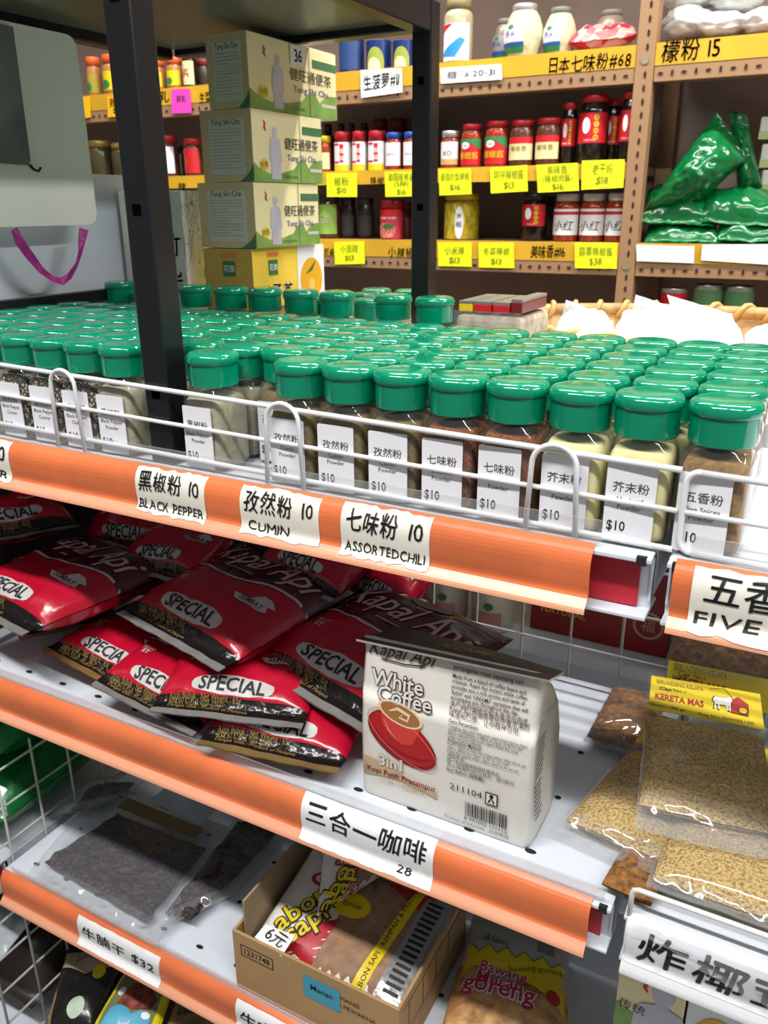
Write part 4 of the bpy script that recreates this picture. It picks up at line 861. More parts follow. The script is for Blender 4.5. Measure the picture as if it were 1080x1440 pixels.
def d2(b, f, w, l):
    b.rect(.10, .12, .90, .92, M('grey_green_print', (120, 124, 84), .5), f, .001, .1); b.decal([(.14, .10), (.86, .10), (.86, .34), (.70, .42), (.56, .34), (.40, .46), (.20, .40)], M('cyan_print', (80, 170, 200), .45), f, .0016, .08)
    b.decal([(.26, .45), (.55, .40), (.82, .45), (.86, .62), (.66, .78), (.40, .76)], M('dark_meat_print', (120, 52, 44), .5, var=.3, vs=120), f, .0020, .08); b.ell(.24, .62, .07, .06, PAPER, f, .0022, 10); b.ell(.78, .36, .07, .05, PAPER, f, .0022, 10); b.text('beef', .5, .22, .10, PAPER, f, .0022, 0, 0, .1)
zq = -.955
lying('snack_bag', 'dark bag with a yellow beak print on the lowest shelf at the left', 'snack bag', (Q(62, 1466, zq), Q(128, 1466, zq), Q(190, 1335, zq+.02), Q(95, 1335, zq+.02)), .05, 3, M('black_bag_film', (24, 22, 22), .2, bump=.2, bs=40, coat=.3), d1)
lying('snack_bag', 'yellow packet with a picture of red meat on the lowest shelf', 'snack bag', (Q(118, 1470, zq+.03), Q(215, 1480, zq+.03), Q(246, 1384, zq+.04), Q(178, 1362, zq+.04)), .03, 4, M('yellow_packet_film', (232, 220, 30), .3, coat=.2), d2)
lying('snack_bag', 'brown packet right of the yellow one on the lowest shelf', 'snack bag', (Q(222, 1475, zq+.03), Q(330, 1500, zq+.03), Q(330, 1420, zq+.03), Q(255, 1390, zq+.03)), .03, 5, M('brown_packet_film', (128, 104, 72), .35, var=.2, vs=60, coat=.2), lambda b, f, w, l: b.text('KACANG', .4, .6, .14, INK, f, .0014, 0, 0, .5))
lying('snack_bag', 'beige sack in the shade on the lowest shelf behind the dark bag', 'snack bag', (Q(105, 1360, zq), Q(190, 1370, zq), Q(215, 1290, zq+.02), Q(130, 1270, zq+.02)), .05, 6, M('beige_sack_film', (128, 116, 96), .5, var=.2, vs=30))
b = MB(); b.box((-.785, .515, L4+.0005), (-.40, .755, .168), M('dark_carton', (70, 56, 44), .8, var=.06, vs=10), .001); tag(b.build('carton'), 'dark carton under the snack bags on the lowest shelf', 'carton')
# goods behind the wire divider
GB = M('green_bag_film', (10, 110, 48), .25, bump=.25, bs=30, coat=.3)
def flatC(x0, x1, y0, y1, z, tilt=0): return [Vector((x0, y0, z)), Vector((x1, y0+.01, z-.005)), Vector((x1-.01, y1, z+tilt)), Vector((x0, y1, z+tilt))]
for i, (C, T) in enumerate(((flatC(-1.20, -.813, .478, .745, L3+.056, .01), .10), (flatC(-1.15, -.813, .49, .755, L3+.145, .02), .085), (flatC(-1.18, -.815, .52, .765, L3+.225, .02), .075))):
    lying('green_bag', ['bright green bag lowest behind the wire divider', 'green bag in the middle behind the wire divider', 'green bag uppermost behind the wire divider'][i], 'green bag', C, T, 20+i, GB, None, 'green bags behind the divider', 4.5, .009, part='bag')
lying('plastic_packet', 'grey white plastic packet behind the lowest wires of the divider', 'packet', flatC(-1.1, -.835, .46, .60, L4+.175, .02), .022, 30, M('grey_white_film', (170, 180, 184), .3, bump=.2, bs=40), None, None, 3, .004)
lying('dark_bag', 'dark brown bag in the shade behind the lower divider', 'bag', flatC(-1.2, -.815, .50, .76, L4+.225, .02), .10, 31, M('dark_brown_bag', (50, 42, 36), .4), None, None, 6, .005)
lying('dark_bag', 'dark bag lowest behind the lower divider', 'bag', flatC(-1.2, -.815, .478, .76, L4+.085, .0), .15, 32, M('dark_brown_bag'), None, None, 6, .005)
# goods on the far side of the wire back
SHR = M('red_cap_plastic', (186, 34, 34), .35); SHW = M('cream_shaker', (206, 196, 176), .4)
for i, (px, py) in enumerate(((572, 862), (628, 878), (690, 893), (528, 850))):
    p = aty(px, py+18, .845); t = thing('seasoning_shaker', ['second', 'third', 'rightmost', 'leftmost'][i]+' seasoning shaker behind the wire grid, red-capped', 'shaker', (p.x, .845, L2-.0015), 0, 'shakers behind the wire grid')
    b = MB(); b.lathe([(0, 0), (.024, 0), (.0255, .003), (.0255, .045), (.024, .052), (.020, .070), (.020, .076)], SHW, 24); f = lambda x, y, h=0: Vector(((.0256+h)*math.sin(x/.0256), -(.0256+h)*math.cos(x/.0256), y))
    b.decal([(-.02, .012), (.02, .010), (.02, .028), (-.02, .030)], M('pinkish_print', (190, 130, 116), .5), f, .0004, .006); b.ell(.004, .036, .006, .005, DGREEN, f, .0006, 10); b.build('body', t)
    b = MB(); b.lathe([(.0205, .072), (.022, .073), (.022, .100), (.020, .103), (0, .104)], SHR, 24); b.build('cap', t)
x0, x1 = aty(745, 880, .86).x, aty(935, 930, .86).x; t = thing('gift_carton', 'red printed carton behind the wire grid at the shelf gap', 'carton', (x0, .86, L2-.0015)); w = x1-x0; b = MB(); b.box((0, 0, 0), (w, .12, .12), M('deep_red_carton', (150, 24, 24), .45, var=.08, vs=14), .001); f = front((0, -.0002, 0))
b.ell(w*.86, .036, .017, .017, M('pale_seal_print', (196, 160, 120), .5), f, .0004); b.ell(w*.86, .036, .014, .014, M('deep_red_carton'), f, .0006); b.text('福', w*.86, .036, .016, M('pale_seal_print'), f, .0008); b.rect(w*.62, .06, w*.80, .115, M('pale_green_print', (176, 196, 176), .5), f, .0005); b.text('红枣', w*.5, .06, .028, M('gold_print'), f, .0006, .01); b.text('NATURAL', w*.25, .030, .012, SYEL, f, .0006); b.build('carton', t)

# dark cartons added to block light on the far side and left bay
DC = M('light_blocking_carton', (64, 52, 46), .8, var=.08, vs=8)
for nm, lo, hi in (('added light-blocking carton behind the coffee bags, seen through the wire grid', (-.79, .835, L2-.0015), (-.46, 1.08, L2+.235)), ('added light-blocking carton in the left bay beyond the coffee bags', (-1.30, .50, L2+.0005), (-.83, .76, L2+.225)),
                   ('added light-blocking carton on the far side behind the jerky bags', (-.79, .82, L3-.0015), (-.44, 1.08, L3+.235)), ('added light-blocking carton on the far side behind the open carton', (-.42, .82, L3-.0015), (-.10, 1.08, L3+.23)), ('added light-blocking carton on the far side behind the floss packets', (-.05, .82, L2-.0015), (.30, 1.08, L2+.23))):
    b = MB(); b.box(lo, hi, DC, .002); b.rect(lo[0]+.01, lo[2]+.1, hi[0]-.01, lo[2]+.13, M('brown_packing_tape', (120, 92, 60), .4), lambda x, y, h=0: Vector((x, lo[1]-h, y)), .0004); tag(b.build('carton'), nm, 'carton', 'added light-blocking cartons')
# ------------------------------------------------------------------ slotted steel rack across the rear aisle
YR = 2.0; S1, S2, S3, S4 = ZC+.318, ZC+.088, ZC-.081, ZC-.345
rk = thing('storage_rack', 'brown slotted steel rack with yellow-taped shelf edges behind the green jars', 'rack', (0, 0, 0))
XP = -.448
def slots(b, x0, x1, z, fn=None):
    n = int((x1-x0)/.024)
    for i in range(n):
        x = x0+.014+i*.024; f = lambda a, c, h=0: Vector((a, YR-.0005-h, c))
        rx, rz = (.0030, .0062) if i % 2 else (.0058, .0030)
        b.ell(x, z, rx, rz, SLOT, f, .0012, 10)
def beam(x0, x1, zt, zb, fl, name='shelf_beam'):
    b = MB(); b.box((x0, YR, fl if fl else zb), (x1, YR+.04, zt), BROWN, .001)
    if fl: slots(b, x0, x1, (fl+zb)/2)
    o = b.build(name, rk)
    t = MB(); t.box((x0, YR-.0012, zb), (x1, YR-.0002, zt+.0005), YEL); t.build('yellow_tape_strip', o, label='yellow tape strip')
    d = MB(); d.box((x0, YR+.04, zt-.02), (x1, YR+.33, zt), BROWN, .001); d.build('shelf_board', rk); return o
for x0, x1 in ((-2.9, XP-.0205), (XP+.0205, .75)):
    for zt, zb, fl in ((S1, S1-.042, S1-.073), (S2, S2-.033, None), (S3, S3-.042, S3-.072), (S4, S4-.04, S4-.07), (S1+.42, S1+.38, S1+.35)):
        if zt == S2 and x0 > -1: continue
        beam(x0, x1, zt, zb, fl)
for x in (XP, -2.92, .77):
    for y in (YR-.003, YR+.31):
        b = MB(); b.box((x-.0195, y, 0), (x+.0195, y+.038 if y < 2.1 else y+.02, 2.2), BROWN, .001)
        if y < 2.1:
            z = .5
            while z < 1.7:
                b.ell(x+.003, z, .0030, .0072, SLOT, lambda a, c, h=0: Vector((a, y-h, c)), .0010, 10); z += .026
            for zz in (S1-.03, S3-.05): b.ell(x, zz, .0085, .0085, M('bolt_head', (190, 172, 140), .3, metal=.6), lambda a, c, h=0: Vector((a, y-h, c)), .0020, 14)
        b.build('slotted_post', rk)
b = MB(); b.box((-2.9, YR+.335, S4-.3), (.75, YR+.345, 2.2), M('rack_back_board', (176, 158, 148), .8, var=.05, vs=4), 0); b.build('back_panel', rk)
TF = lambda Y: (lambda x, y, h=0: Vector((x, Y-.0018-h, y)))
def ztape(px, py): return aty(px, py, YR-.002)
def write_on_tape(s, px0, px1, py, size, seed, bold=.02):
    a, c = ztape(px0, py), ztape(px1, py); b = MB(); b.hand(s, (a.x+c.x)/2, (a.z+c.z)/2, size, INK, TF(YR), .0004, bold*.45, 'c', abs(c.x-a.x), seed); return b
for s, a, c, py, size, seed in (('日本七味粉#68', 772, 888, 88, .036, 1), ('檬粉 15', 930, 1014, 69, .046, 2), ('小辣椒$13', 545, 598, 355, .028, 3), ('美味香#16', 746, 795, 354, .032, 4), ('生菜', 280, 297, 137, .03, 5), ('辣椒', 520, 540, 254, .02, 6), ('虾酱', 456, 470, 354, .02, 7), ('腐乳', 205, 238, 137, .03, 8), ('辣', 250, 262, 262, .022, 9)):
    write_on_tape(s, a, c, py, size, seed).build('tape_writing', rk)
def tag_rect(name, lab, pts, mat, lines, group, dy=.004):
    q = [ztape(*p)+Vector((0, -dy, 0)) for p in pts]; b = MB()     # tl, tr, br, bl
    th = Vector((0, .0012, 0)); b.add(q+[p+th for p in q], [(3, 2, 1, 0), (4, 5, 6, 7), (0, 1, 5, 4), (1, 2, 6, 5), (2, 3, 7, 6), (3, 0, 4, 7)], mat)
    f = plane(q[3], q[2]-q[3], q[0]-q[3]); w = (q[2]-q[3]).length; h = (q[0]-q[3]).length
    for s, cy, size, wd, bold in lines: b.hand(s, w*.5, h*cy, size, M('olive_ink', (112, 118, 16), .6) if mat is NEON else INK, f, .0010, 0 if mat is NEON else bold*.5, 'c', w*wd, int(w*9999))
    return tag(b.build(name), lab, 'price tag', group)
g = 'yellow price tags on the rear rack'
for lab, pts, ln in (('yellow tag below the red-capped white shakers', ((460, 244), (503, 243), (503, 277), (461, 277)), (('椒粉', .66, .024, .5, .01), ('$10', .28, .020, .35, .01))),
    ('yellow tag below the blue-lidded jars', ((542, 242), (588, 241), (589, 276), (543, 277)), (('泰国辣椒酱', .78, .020, .8, .01), ('(5种)', .5, .016, .45, .01), ('$16', .2, .018, .3, .01))),
    ('yellow tag right of the black rear post on the jar shelf', ((618, 239), (663, 237), (664, 273), (619, 275)), (('泰国炒饭辣椒', .70, .020, .9, .01), ('$16', .3, .018, .35, .01))),
    ('yellow tag below the two green-and-red labelled chili jars', ((690, 236), (742, 232), (743, 269), (691, 272)), (('阿仔辣椒酱', .68, .022, .8, .01), ('$13', .28, .020, .3, .01))),
    ('yellow tag with three lines left of the last one on the jar shelf', ((755, 232), (813, 229), (815, 268), (757, 271)), (('美味香', .78, .020, .5, .01), ('(辣椒肉酱)', .48, .018, .75, .01), ('$16', .18, .018, .3, .01))),
    ('rightmost yellow tag of the jar shelf beside the brown post', ((819, 226), (879, 224), (877, 264), (818, 267)), (('老干妈', .68, .024, .5, .01), ('$18', .3, .022, .32, .01))),
    ('yellow tag below the dark jars of the lower rear shelf', ((471, 340), (513, 339), (514, 371), (472, 372)), (('小豆豉', .68, .020, .6, .01), ('$13', .28, .018, .32, .01))),
    ('yellow tag right of the black rear post on the lower rear shelf', ((617, 341), (664, 341), (664, 375), (617, 374)), (('小米辣', .66, .022, .6, .01), ('$13', .26, .020, .35, .01))),
    ('yellow tag below the empty place of the lower rear shelf', ((674, 341), (723, 341), (724, 377), (674, 376)), (('冬菜辣椒', .66, .020, .75, .01), ('$13', .26, .018, .32, .01))),
    ('yellow tag below the white-lidded chili sauces', ((809, 341), (868, 341), (868, 378), (809, 377)), (('蒜蓉辣椒酱', .66, .022, .8, .01), ('$38', .28, .022, .32, .01)))):
    tag_rect('price_tag', lab, pts, NEON, ln, g)
tag_rect('price_tag', 'white tag reading 11 below the blue pineapple cans', ((508, 99), (566, 96), (567, 130), (509, 138)), PAPER, (('生菠萝#11', .5, .036, .88, .02),), 'white tags on the rear rack')
tag_rect('price_tag', 'long white paper strip below the glass jar with the blue wave label', ((620, 96), (706, 90), (707, 112), (621, 118)), PAPER, (('糖 :a.20-31', .5, .018, .8, .0),), 'white tags on the rear rack')
tag_rect('price_tag', 'blank white strip right of the brown post under the green bags', ((895, 344), (977, 346), (976, 370), (896, 367)), PAPER, (), 'white tags on the rear rack')
tag_rect('price_tag', 'longer blank white strip at the right edge under the green bags', ((988, 344), (1095, 343), (1095, 373), (986, 366)), PAPER, (), 'white tags on the rear rack')
PINK = M('pink_paper', (240, 70, 190), .6); AMB = M('amber_paper', (250, 186, 20), .6)
tag_rect('price_tag', 'bright pink tag on the upper left rear shelf', ((242, 126), (268, 125), (271, 159), (243, 160)), PINK, (('腐乳', .6, .018, .5, .0),), 'paper tags on the left rear shelf')
tag_rect('price_tag', 'amber tag with writing left of the black front post', ((152, 136), (180, 133), (183, 163), (153, 165)), AMB, (('辣鱼', .68, .026, .8, .01), ('$15', .3, .02, .5, .01)), 'paper tags on the left rear shelf')
tag_rect('price_tag', 'narrow amber tag half hidden by the white board', ((112, 138), (127, 136), (129, 165), (113, 168)), AMB, (), 'paper tags on the left rear shelf')
# ------------------------------------------------------------------ jars, cans and bottles on the rear rack
def C_(n, c=(128, 128, 128), r=.35, **k): return M(n, c, r, **k)
GLW = film('clear_jar_glass', .06, .04, 0, gl=1.2)
def cyl(r, dy=0): return lambda x, y, h=0: Vector(((r+h)*math.sin(x/r), -(r+h)*math.cos(x/r), y))
def rj(name, lab, cat, pl, pr, pt, pb, zs, body, lid, label=None, lh=.16, neck=.9, grp=None, back=0, art=None, bulge=0, lb=(.10, .66), cap=True):
    """round container filling the photo box pl..pr, pt..pb, standing on shelf height zs"""
    cx = (pl+pr)/2; p = aty(cx, pb, YR+.045+back); dep = (p-Vector((0, 0, ZC))).dot(FW); r = (pr-pl)*dep/FPX/2*.985; h = (pb-pt)*dep/FPX*.985
    t = thing(name, lab, cat, (p.x, YR+.045+back+r-.02, zs+.0005), 0, grp); hb = h*(1-lh)
    b = MB(); rb = r*(1+0*bulge)
    if bulge: prof = [(0, 0), (r*.62, 0), (r*.72, h*.02)]+[(r*(.72+.28*math.sin(PI*i/12)), h*.02+(hb-h*.06)*i/12) for i in range(1, 12)]+[(r*.66, hb-h*.02), (r*.62, hb)]
    elif cap: prof = [(0, 0), (r*.92, 0), (r, h*.03), (r, hb*.84), (r*.95, hb*.91), (r*neck*.9, hb*.97), (r*neck*.9, hb)]
    else: prof = [(0, 0), (r*.97, 0), (r, h*.015), (r*.985, h*.04), (r*.985, hb*.97), (r, hb*.985), (r*.97, hb)]
    b.lathe(prof, body, 28); b.build('body', t)
    if lid:
        rl = r*neck; z0 = hb*.985; b = MB()
        b.lathe([(rl*.9, z0), (rl, z0), (rl, h*.975), (rl*.94, h), (0, h)], lid, 28); b.build('lid', t)
    if label:
        rr_ = r*1.006; f = cyl(rr_); b = MB(); y0, y1 = hb*lb[0], hb*lb[1]; hw = r*1.25
        if bulge: f = lambda x, y, h_=0: Vector(((r*(.73+.28*math.sin(PI*min(1, max(0, (y-h*.02)/(hb-h*.06)))))+h_)*math.sin(x/r), -(r*(.73+.28*math.sin(PI*min(1, max(0, (y-h*.02)/(hb-h*.06)))))+h_)*math.cos(x/r), y))
        b.rect(-hw if not bulge else -r*1.2, y0, hw if not bulge else r*.35, y1, label, f, .0004, r*.3)
        if art: art(b, f, r, y0, y1)
        b.build('label', t)
    return t
def art_txt(s, mat, size=.5, stripe=None, foot=None, vert=False):
    def a(b, f, r, y0, y1):
        H = y1-y0
        if stripe: b.rect(-r*1.25, y1-H*.28, r*1.25, y1, stripe, f, .0008, r*.3)
        if foot: b.rect(-r*1.25, y0, r*1.25, y0+H*.25, foot, f, .0008, r*.3)
        if vert:
            for k, ch in enumerate(s): b.text(ch, r*.1, y1-H*(.18+.22*k), H*.22, mat, f, .0014)
        else: b.text(s, 0, (y0+y1)/2, min(H*size, r*1.5/max(1, len(s))*1.1), mat, f, .0014)
    return a
REDL = C_('red_lid', (176, 30, 40)); SILL = C_('silver_lid', (196, 196, 190), .3, metal=.5); BLUL = C_('blue_lid', (30, 80, 170)); WHL = C_('white_lid', (226, 224, 220)); YELL = C_('yellow_lid', (214, 178, 30)); ORL = C_('orange_lid', (236, 100, 50)); GOLL = C_('gold_lid', (176, 146, 80), .35, metal=.4); DKL = C_('dark_lid', (40, 34, 32)); BLKB = C_('black_sauce', (26, 18, 16), .15); CHI = C_('chili_sauce', (140, 50, 26), .2, var=.2, vs=120); WLB = C_('white_label', (228, 228, 230), .5); RLB = C_('red_label', (196, 24, 36), .45); CLB = C_('cream_label', (222, 212, 160), .5); GLB = C_('green_label', (150, 190, 80), .5); GRN = C_('green_art', (40, 130, 70), .5); BLU = C_('blue_art', (30, 90, 170), .5); PICK = C_('pickled_bulbs', (206, 200, 160), .3, var=.1, vs=60); DIM = C_('shaded_jar', (60, 48, 44), .3); BROWNB = C_('brown_sauce', (84, 50, 36), .2, var=.2, vs=100); PEP = C_('pickled_peppers', (196, 176, 40), .3, c2=(150, 130, 20), vs=50); CANB = C_('blue_can', (22, 48, 104), .3)
# top shelf
def pine(b, f, r, y0, y1):
    H = y1-y0; b.ell(r*.15, y0+H*.25, r*.75, H*.55, C_('pineapple_green', (150, 160, 60), .5), f, .0010, 20, r*.3); b.ell(r*.05, y0+H*.12, r*.55, H*.32, C_('pineapple_slice', (214, 206, 170), .5), f, .0016, 14, r*.3)
for i, (a, c) in enumerate(((512, 548), (550, 583))): rj('food_can', ['blue pineapple can, left one above the white 11 tag', 'blue pineapple can, right one above the white 11 tag'][i], 'can', a, c, 62, 102-3*i, S1, CANB, None, CANB, 0.02, 1, 'blue pineapple cans', art=pine, lb=(.03, .96), cap=False)
rj('food_can', 'dark blue can left of the pineapple cans under the black shelf', 'can', 474, 510, 62, 108, S1, CANB, None, C_('blue_can2', (40, 66, 118), .4), .02, 1, 'blue pineapple cans', lb=(.1, .9), cap=False)
def wave(b, f, r, y0, y1):
    H = y1-y0; b.decal([(-r*1.1, y0+H*.15), (r*.2, y0+H*.1), (r*.9, y0+H*.55), (r*.5, y0+H*.62), (-r*.6, y0+H*.3)], C_('light_blue_art', (40, 140, 200), .5), f, .0012, r*.3); b.decal([(-r*1.2, y1-H*.3), (0, y1-H*.02), (-r*1.2, y1-H*.02)], RLB, f, .0012, r*.3)
rj('pickle_jar', 'tall glass jar with a blue wave label right of the black rear post', 'jar', 620, 661, 4, 86, S1, C_('cloudy_jar', (176, 168, 130), .15), C_('dull_gold_lid', (150, 136, 96), .4), WLB, .14, .85, 'glass jars on the top rear shelf', art=wave, lb=(.06, .72))
rj('pickle_jar', 'jar with a blue wave label peeking left of the black rear post', 'jar', 583, 612, 10, 90, S1, C_('cloudy_jar'), C_('dull_gold_lid'), WLB, .14, .85, 'glass jars on the top rear shelf', art=wave, lb=(.06, .72))
def bulb(b, f, r, y0, y1):
    H = y1-y0; b.rect(-r*1.2, y0, r*.35, y0+H*.24, GRN, f, .0010, r*.3); b.rect(-r*1.2, y0+H*.22, r*.35, y0+H*.36, BLU, f, .0012, r*.3); b.text('荞头', -r*.4, y0+H*.66, H*.26, BLU, f, .0018, 0); b.ell(-r*.4, y1-H*.1, r*.2, H*.08, GRN, f, .0016, 10, r*.3)
for nm, a, c, t_, bt, bk, cp in (('round jar of pickled bulbs, the nearest with a silver lid', 702, 758, 8, 78, 0, SILL), ('round jar half hidden left behind the nearest pickled bulb jar', 689, 727, 20, 79, .07, C_('grey_lid', (120, 118, 112), .4)), ('round pickled bulb jar left of the red net bag', 759, 806, 10, 73, .02, C_('grey_lid')), ('round jar standing behind the red net bag', 830, 878, 5, 64, .07, C_('grey_lid'))):
    rj('pickle_jar', nm, 'jar', a, c, t_, bt, S1, PICK if bk < .05 else C_('shaded_bulbs', (130, 116, 100), .3), cp, WLB if bk < .05 else C_('shade_toned_label', (150, 146, 150), .5), .13, .62, 'round jars of pickled bulbs', back=bk, art=bulb, bulge=1, lb=(.12, .72))  # jars farther back get darker copies, shade put into bulb and label colours
C = [aty(798, 66, YR+.05), aty(896, 55, YR+.05), aty(894, 34, YR+.13), aty(806, 40, YR+.13)]; NETM = C_('red_net', (206, 40, 60), .5, c2=(230, 170, 160), vs=55, kind='voronoi')
for p in C[:2]: p.z = S1+.026
for p in C[2:]: p.z = S1+.042
lying('net_bag', 'red and pink net bag lying right of the round jars', 'net bag', C, .05, 3, NETM, None, None, 2.4, .010, part='bag')
# main jar shelf
def shk(b, f, r, y0, y1):
    H = y1-y0; b.rect(-r*1.25, y0, r*1.25, y0+H*.22, SYEL, f, .0010, r*.3); b.rect(r*.1, y0+H*.3, r*.55, y1-H*.06, RLB, f, .0012, r*.3); b.text('椒', r*.33, y0+H*.7, H*.2, PAPER, f, .002); b.text('盐', r*.33, y0+H*.45, H*.2, PAPER, f, .002); b.rect(-r*.9, y0+H*.28, r*0, y0+H*.34, RLB, f, .0012, r*.3); b.rect(-r*.9, y1-H*.1, r*0, y1-H*.04, RLB, f, .0012, r*.3)
for i, (a, c) in enumerate(((470, 495), (496, 517), (517, 543))): rj('seasoning_shaker', ['left', 'middle', 'right'][i]+' red-capped white shaker on the rear jar shelf', 'shaker', a, c, 190, 242, S2, C_('white_bottle', (222, 218, 210)), REDL, WLB, .24, .97, 'red-capped shakers', art=shk, lb=(.02, .96))
rj('sauce_jar', 'dark jar with a yellow lid right of the tea boxes', 'jar', 450, 468, 195, 242, S2, CHI, YELL, CLB, .18, .95, 'jars on the rear rack')
for i, (a, c) in enumerate(((542, 566), (567, 590), (590, 612))): rj('sauce_jar', ['left blue-lidded jar with white label', 'middle blue-lidded jar with white label', 'blue-lidded jar cut off by the black rear post'][i], 'jar', a, c, 191, 240, S2, CHI, BLUL, WLB, .15, .94, 'blue-lidded jars', art=art_txt('SAUCE', BLU, .25), lb=(.14, .86))
for i, (a, c) in enumerate(((524, 546), (546, 572), (573, 598))): rj('spice_bottle', ['left', 'middle', 'right'][i]+' dim red-capped bottle behind the blue-lidded jars', 'bottle', a, c, 144, 215, S2, C_('shaded_brown_bottle', (96, 72, 62), .35), C_('shaded_red_cap', (118, 30, 36), .4), None, .30, .95, 'dim bottles at the back', back=.16)  # dimness of the back row is put into bottle and cap colours
for i, (a, c) in enumerate(((454, 472), (474, 490), (490, 504), (506, 522))): rj('dark_bottle', ['leftmost', 'second', 'third', 'rightmost'][i]+' dark bottle in the shade behind the white shakers', 'bottle', a, c, 150, 216, S2, C_('dim_dark_bottle', (44, 36, 36), .3), DKL, C_('shaded_label', (110, 100, 96), .6) if i > 1 else None, .18, .6, 'dim bottles at the back', back=.16)  # bottle and label colours darkened to stand for the rear shade
rj('sauce_jar', 'silver-lidded jar with white label right of the black rear post', 'jar', 619, 646, 188, 237, S2, CHI, SILL, WLB, .16, .95, 'jars on the rear rack', art=art_txt('XO', GREYINK, .3, None, C_('tan_art', (200, 160, 100), .5)), lb=(.12, .84))
def lkk(b, f, r, y0, y1):
    H = y1-y0; b.decal([(-r*1.25, y1), (r*1.25, y1), (r*1.25, y1-H*.42), (r*.2, y1-H*.15), (-r*.3, y1-H*.40), (-r*1.25, y1-H*.12)], GRN, f, .0010, r*.3); b.ell(-r*.25, y1-H*.25, r*.42, H*.14, PAPER, f, .0014, 12, r*.3); b.text('辣椒酱', 0, y0+H*.36, H*.30, SYEL, f, .0016); b.text('CHILI', -r*.25, y1-H*.25, H*.13, RLB, f, .002)
for i, (a, c) in enumerate(((646, 677), (679, 713))): rj('sauce_jar', ['left', 'right'][i]+' chili jar with a red label and green corner', 'jar', a, c, 179-i*3, 236, S2, CHI, REDL, RLB, .12, .93, 'green-cornered chili jars', art=lkk, lb=(.08, .74))
for i, (a, c) in enumerate(((713, 749), (750, 785))): rj('sauce_jar', ['left', 'right'][i]+' dark chili jar with a cream and red label', 'jar', a, c, 175-i*3, 235-i, S2, BROWNB, REDL, CLB, .12, .93, 'cream-labelled chili jars', art=art_txt('美味香', C_('olive_print'), .28, RLB), lb=(.16, .72))
def lgm(b, f, r, y0, y1):
    H = y1-y0
    for k, ch in enumerate('老干妈辣'): b.ell(r*.42, y1-H*(.16+.22*k), r*.17, H*.10, SYEL, f, .0010, 10, r*.3); b.text(ch, r*.42, y1-H*(.16+.22*k), H*.14, RLB, f, .0016)
    b.ell(-r*.25, y0+H*.58, r*.28, H*.27, PAPER, f, .0010, 14, r*.3); b.text('CHILI OIL', 0, y0+H*.10, H*.09, PAPER, f, .0012)
for nm, a, c, t_, bt, bk in (('black chili oil jar, front left of the four by the post', 787, 809, 147, 228, .02), ('black chili oil jar, the nearest and most fully visible', 808, 850, 139, 229, 0), ('black chili oil jar half hidden right of the nearest one', 846, 871, 141, 226, .05), ('black chili oil jar touching the brown post', 868, 894, 133, 226, 0)):
    rj('chili_oil_jar', nm, 'jar', a, c, t_, bt, S2, BLKB, REDL, RLB, .10, .90, 'black chili oil jars', back=bk, art=lgm, lb=(.34, .82))
# lower jar shelf
rj('sauce_jar', 'jar with a green label and dark lid right of the tea boxes', 'jar', 447, 477, 279, 336, S3, BROWNB, DKL, GLB, .12, .95, 'jars on the lower rear shelf', art=art_txt('花生', C_('pale_pink', (230, 200, 200), .5), .3), lb=(.12, .90))
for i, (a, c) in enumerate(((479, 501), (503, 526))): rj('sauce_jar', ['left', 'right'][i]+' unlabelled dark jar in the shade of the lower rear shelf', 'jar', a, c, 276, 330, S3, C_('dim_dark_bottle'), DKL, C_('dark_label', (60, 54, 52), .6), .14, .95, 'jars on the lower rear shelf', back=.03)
def soup(b, f, r, y0, y1):
    H = y1-y0; b.rect(-r*1.25, y1-H*.22, r*1.25, y1, RLB, f, .0010, r*.3); b.text('TOM YUM', 0, y1-H*.30, H*.12, PAPER, f, .0016, 0, 0, 0, 1, 'c', r*1.5); b.ell(-r*.1, y0+H*.28, r*.9, H*.26, C_('soup_print', (210, 160, 140), .5, c2=(200, 50, 50), vs=200), f, .0012, 18, r*.3)
    b.ell(r*.1, y0+H*.42, r*.5, H*.10, DGREEN, f, .0016, 10, r*.3)
rj('sauce_jar', 'red jar with a red lid and a food picture on the lower rear shelf', 'jar', 532, 566, 284, 336, S3, C_('pinkish_red_jar', (180, 50, 60), .3), REDL, C_('crimson_label', (190, 50, 70), .5), .22, .97, 'jars on the lower rear shelf', art=soup, lb=(.02, .98))
rj('sauce_jar', 'dim red jar behind the red food-picture jar', 'jar', 562, 582, 284, 332, S3, C_('shaded_red_jar', (96, 34, 36), .4), C_('shaded_red_cap'), None, .2, .97, 'jars on the lower rear shelf', back=.05)  # jar and cap are darker reds with the shade painted in
for i, (a, c) in enumerate(((579, 602), (592, 616))): rj('pickle_jar', ['yellow-lidded pepper jar left of the black rear post', 'yellow-lidded pepper jar hidden behind the black rear post'][i], 'jar', a, c, 277, 337, S3, PEP, YELL, CLB, .16, .95, 'yellow-lidded pepper jars', back=i*.05, art=art_txt('米椒', INK, .3), lb=(.10, .80))
def pepper(b, f, r, y0, y1):
    H = y1-y0
    for k in range(9): x = -r*.9+r*.2*k; b.ell(x, y0+H*(.3+.25*((k*7) % 3)), r*.10, H*.20, C_('pepper_pod', (206, 190, 60), .3), f, .0006, 10, r*.3, .4*((k % 3)-1))
    b.ell(r*.25, y0+H*.45, r*.26, H*.46, PAPER, f, .0012, 14, r*.3); b.text('米', r*.25, y0+H*.65, H*.18, INK, f, .0018); b.text('椒', r*.25, y0+H*.4, H*.18, INK, f, .0018)
rj('pickle_jar', 'large yellow-lidded jar of green peppers right of the black rear post', 'jar', 619, 668, 275, 337, S3, PEP, YELL, PEP, .13, .96, 'yellow-lidded pepper jars', art=pepper, lb=(.04, .92))
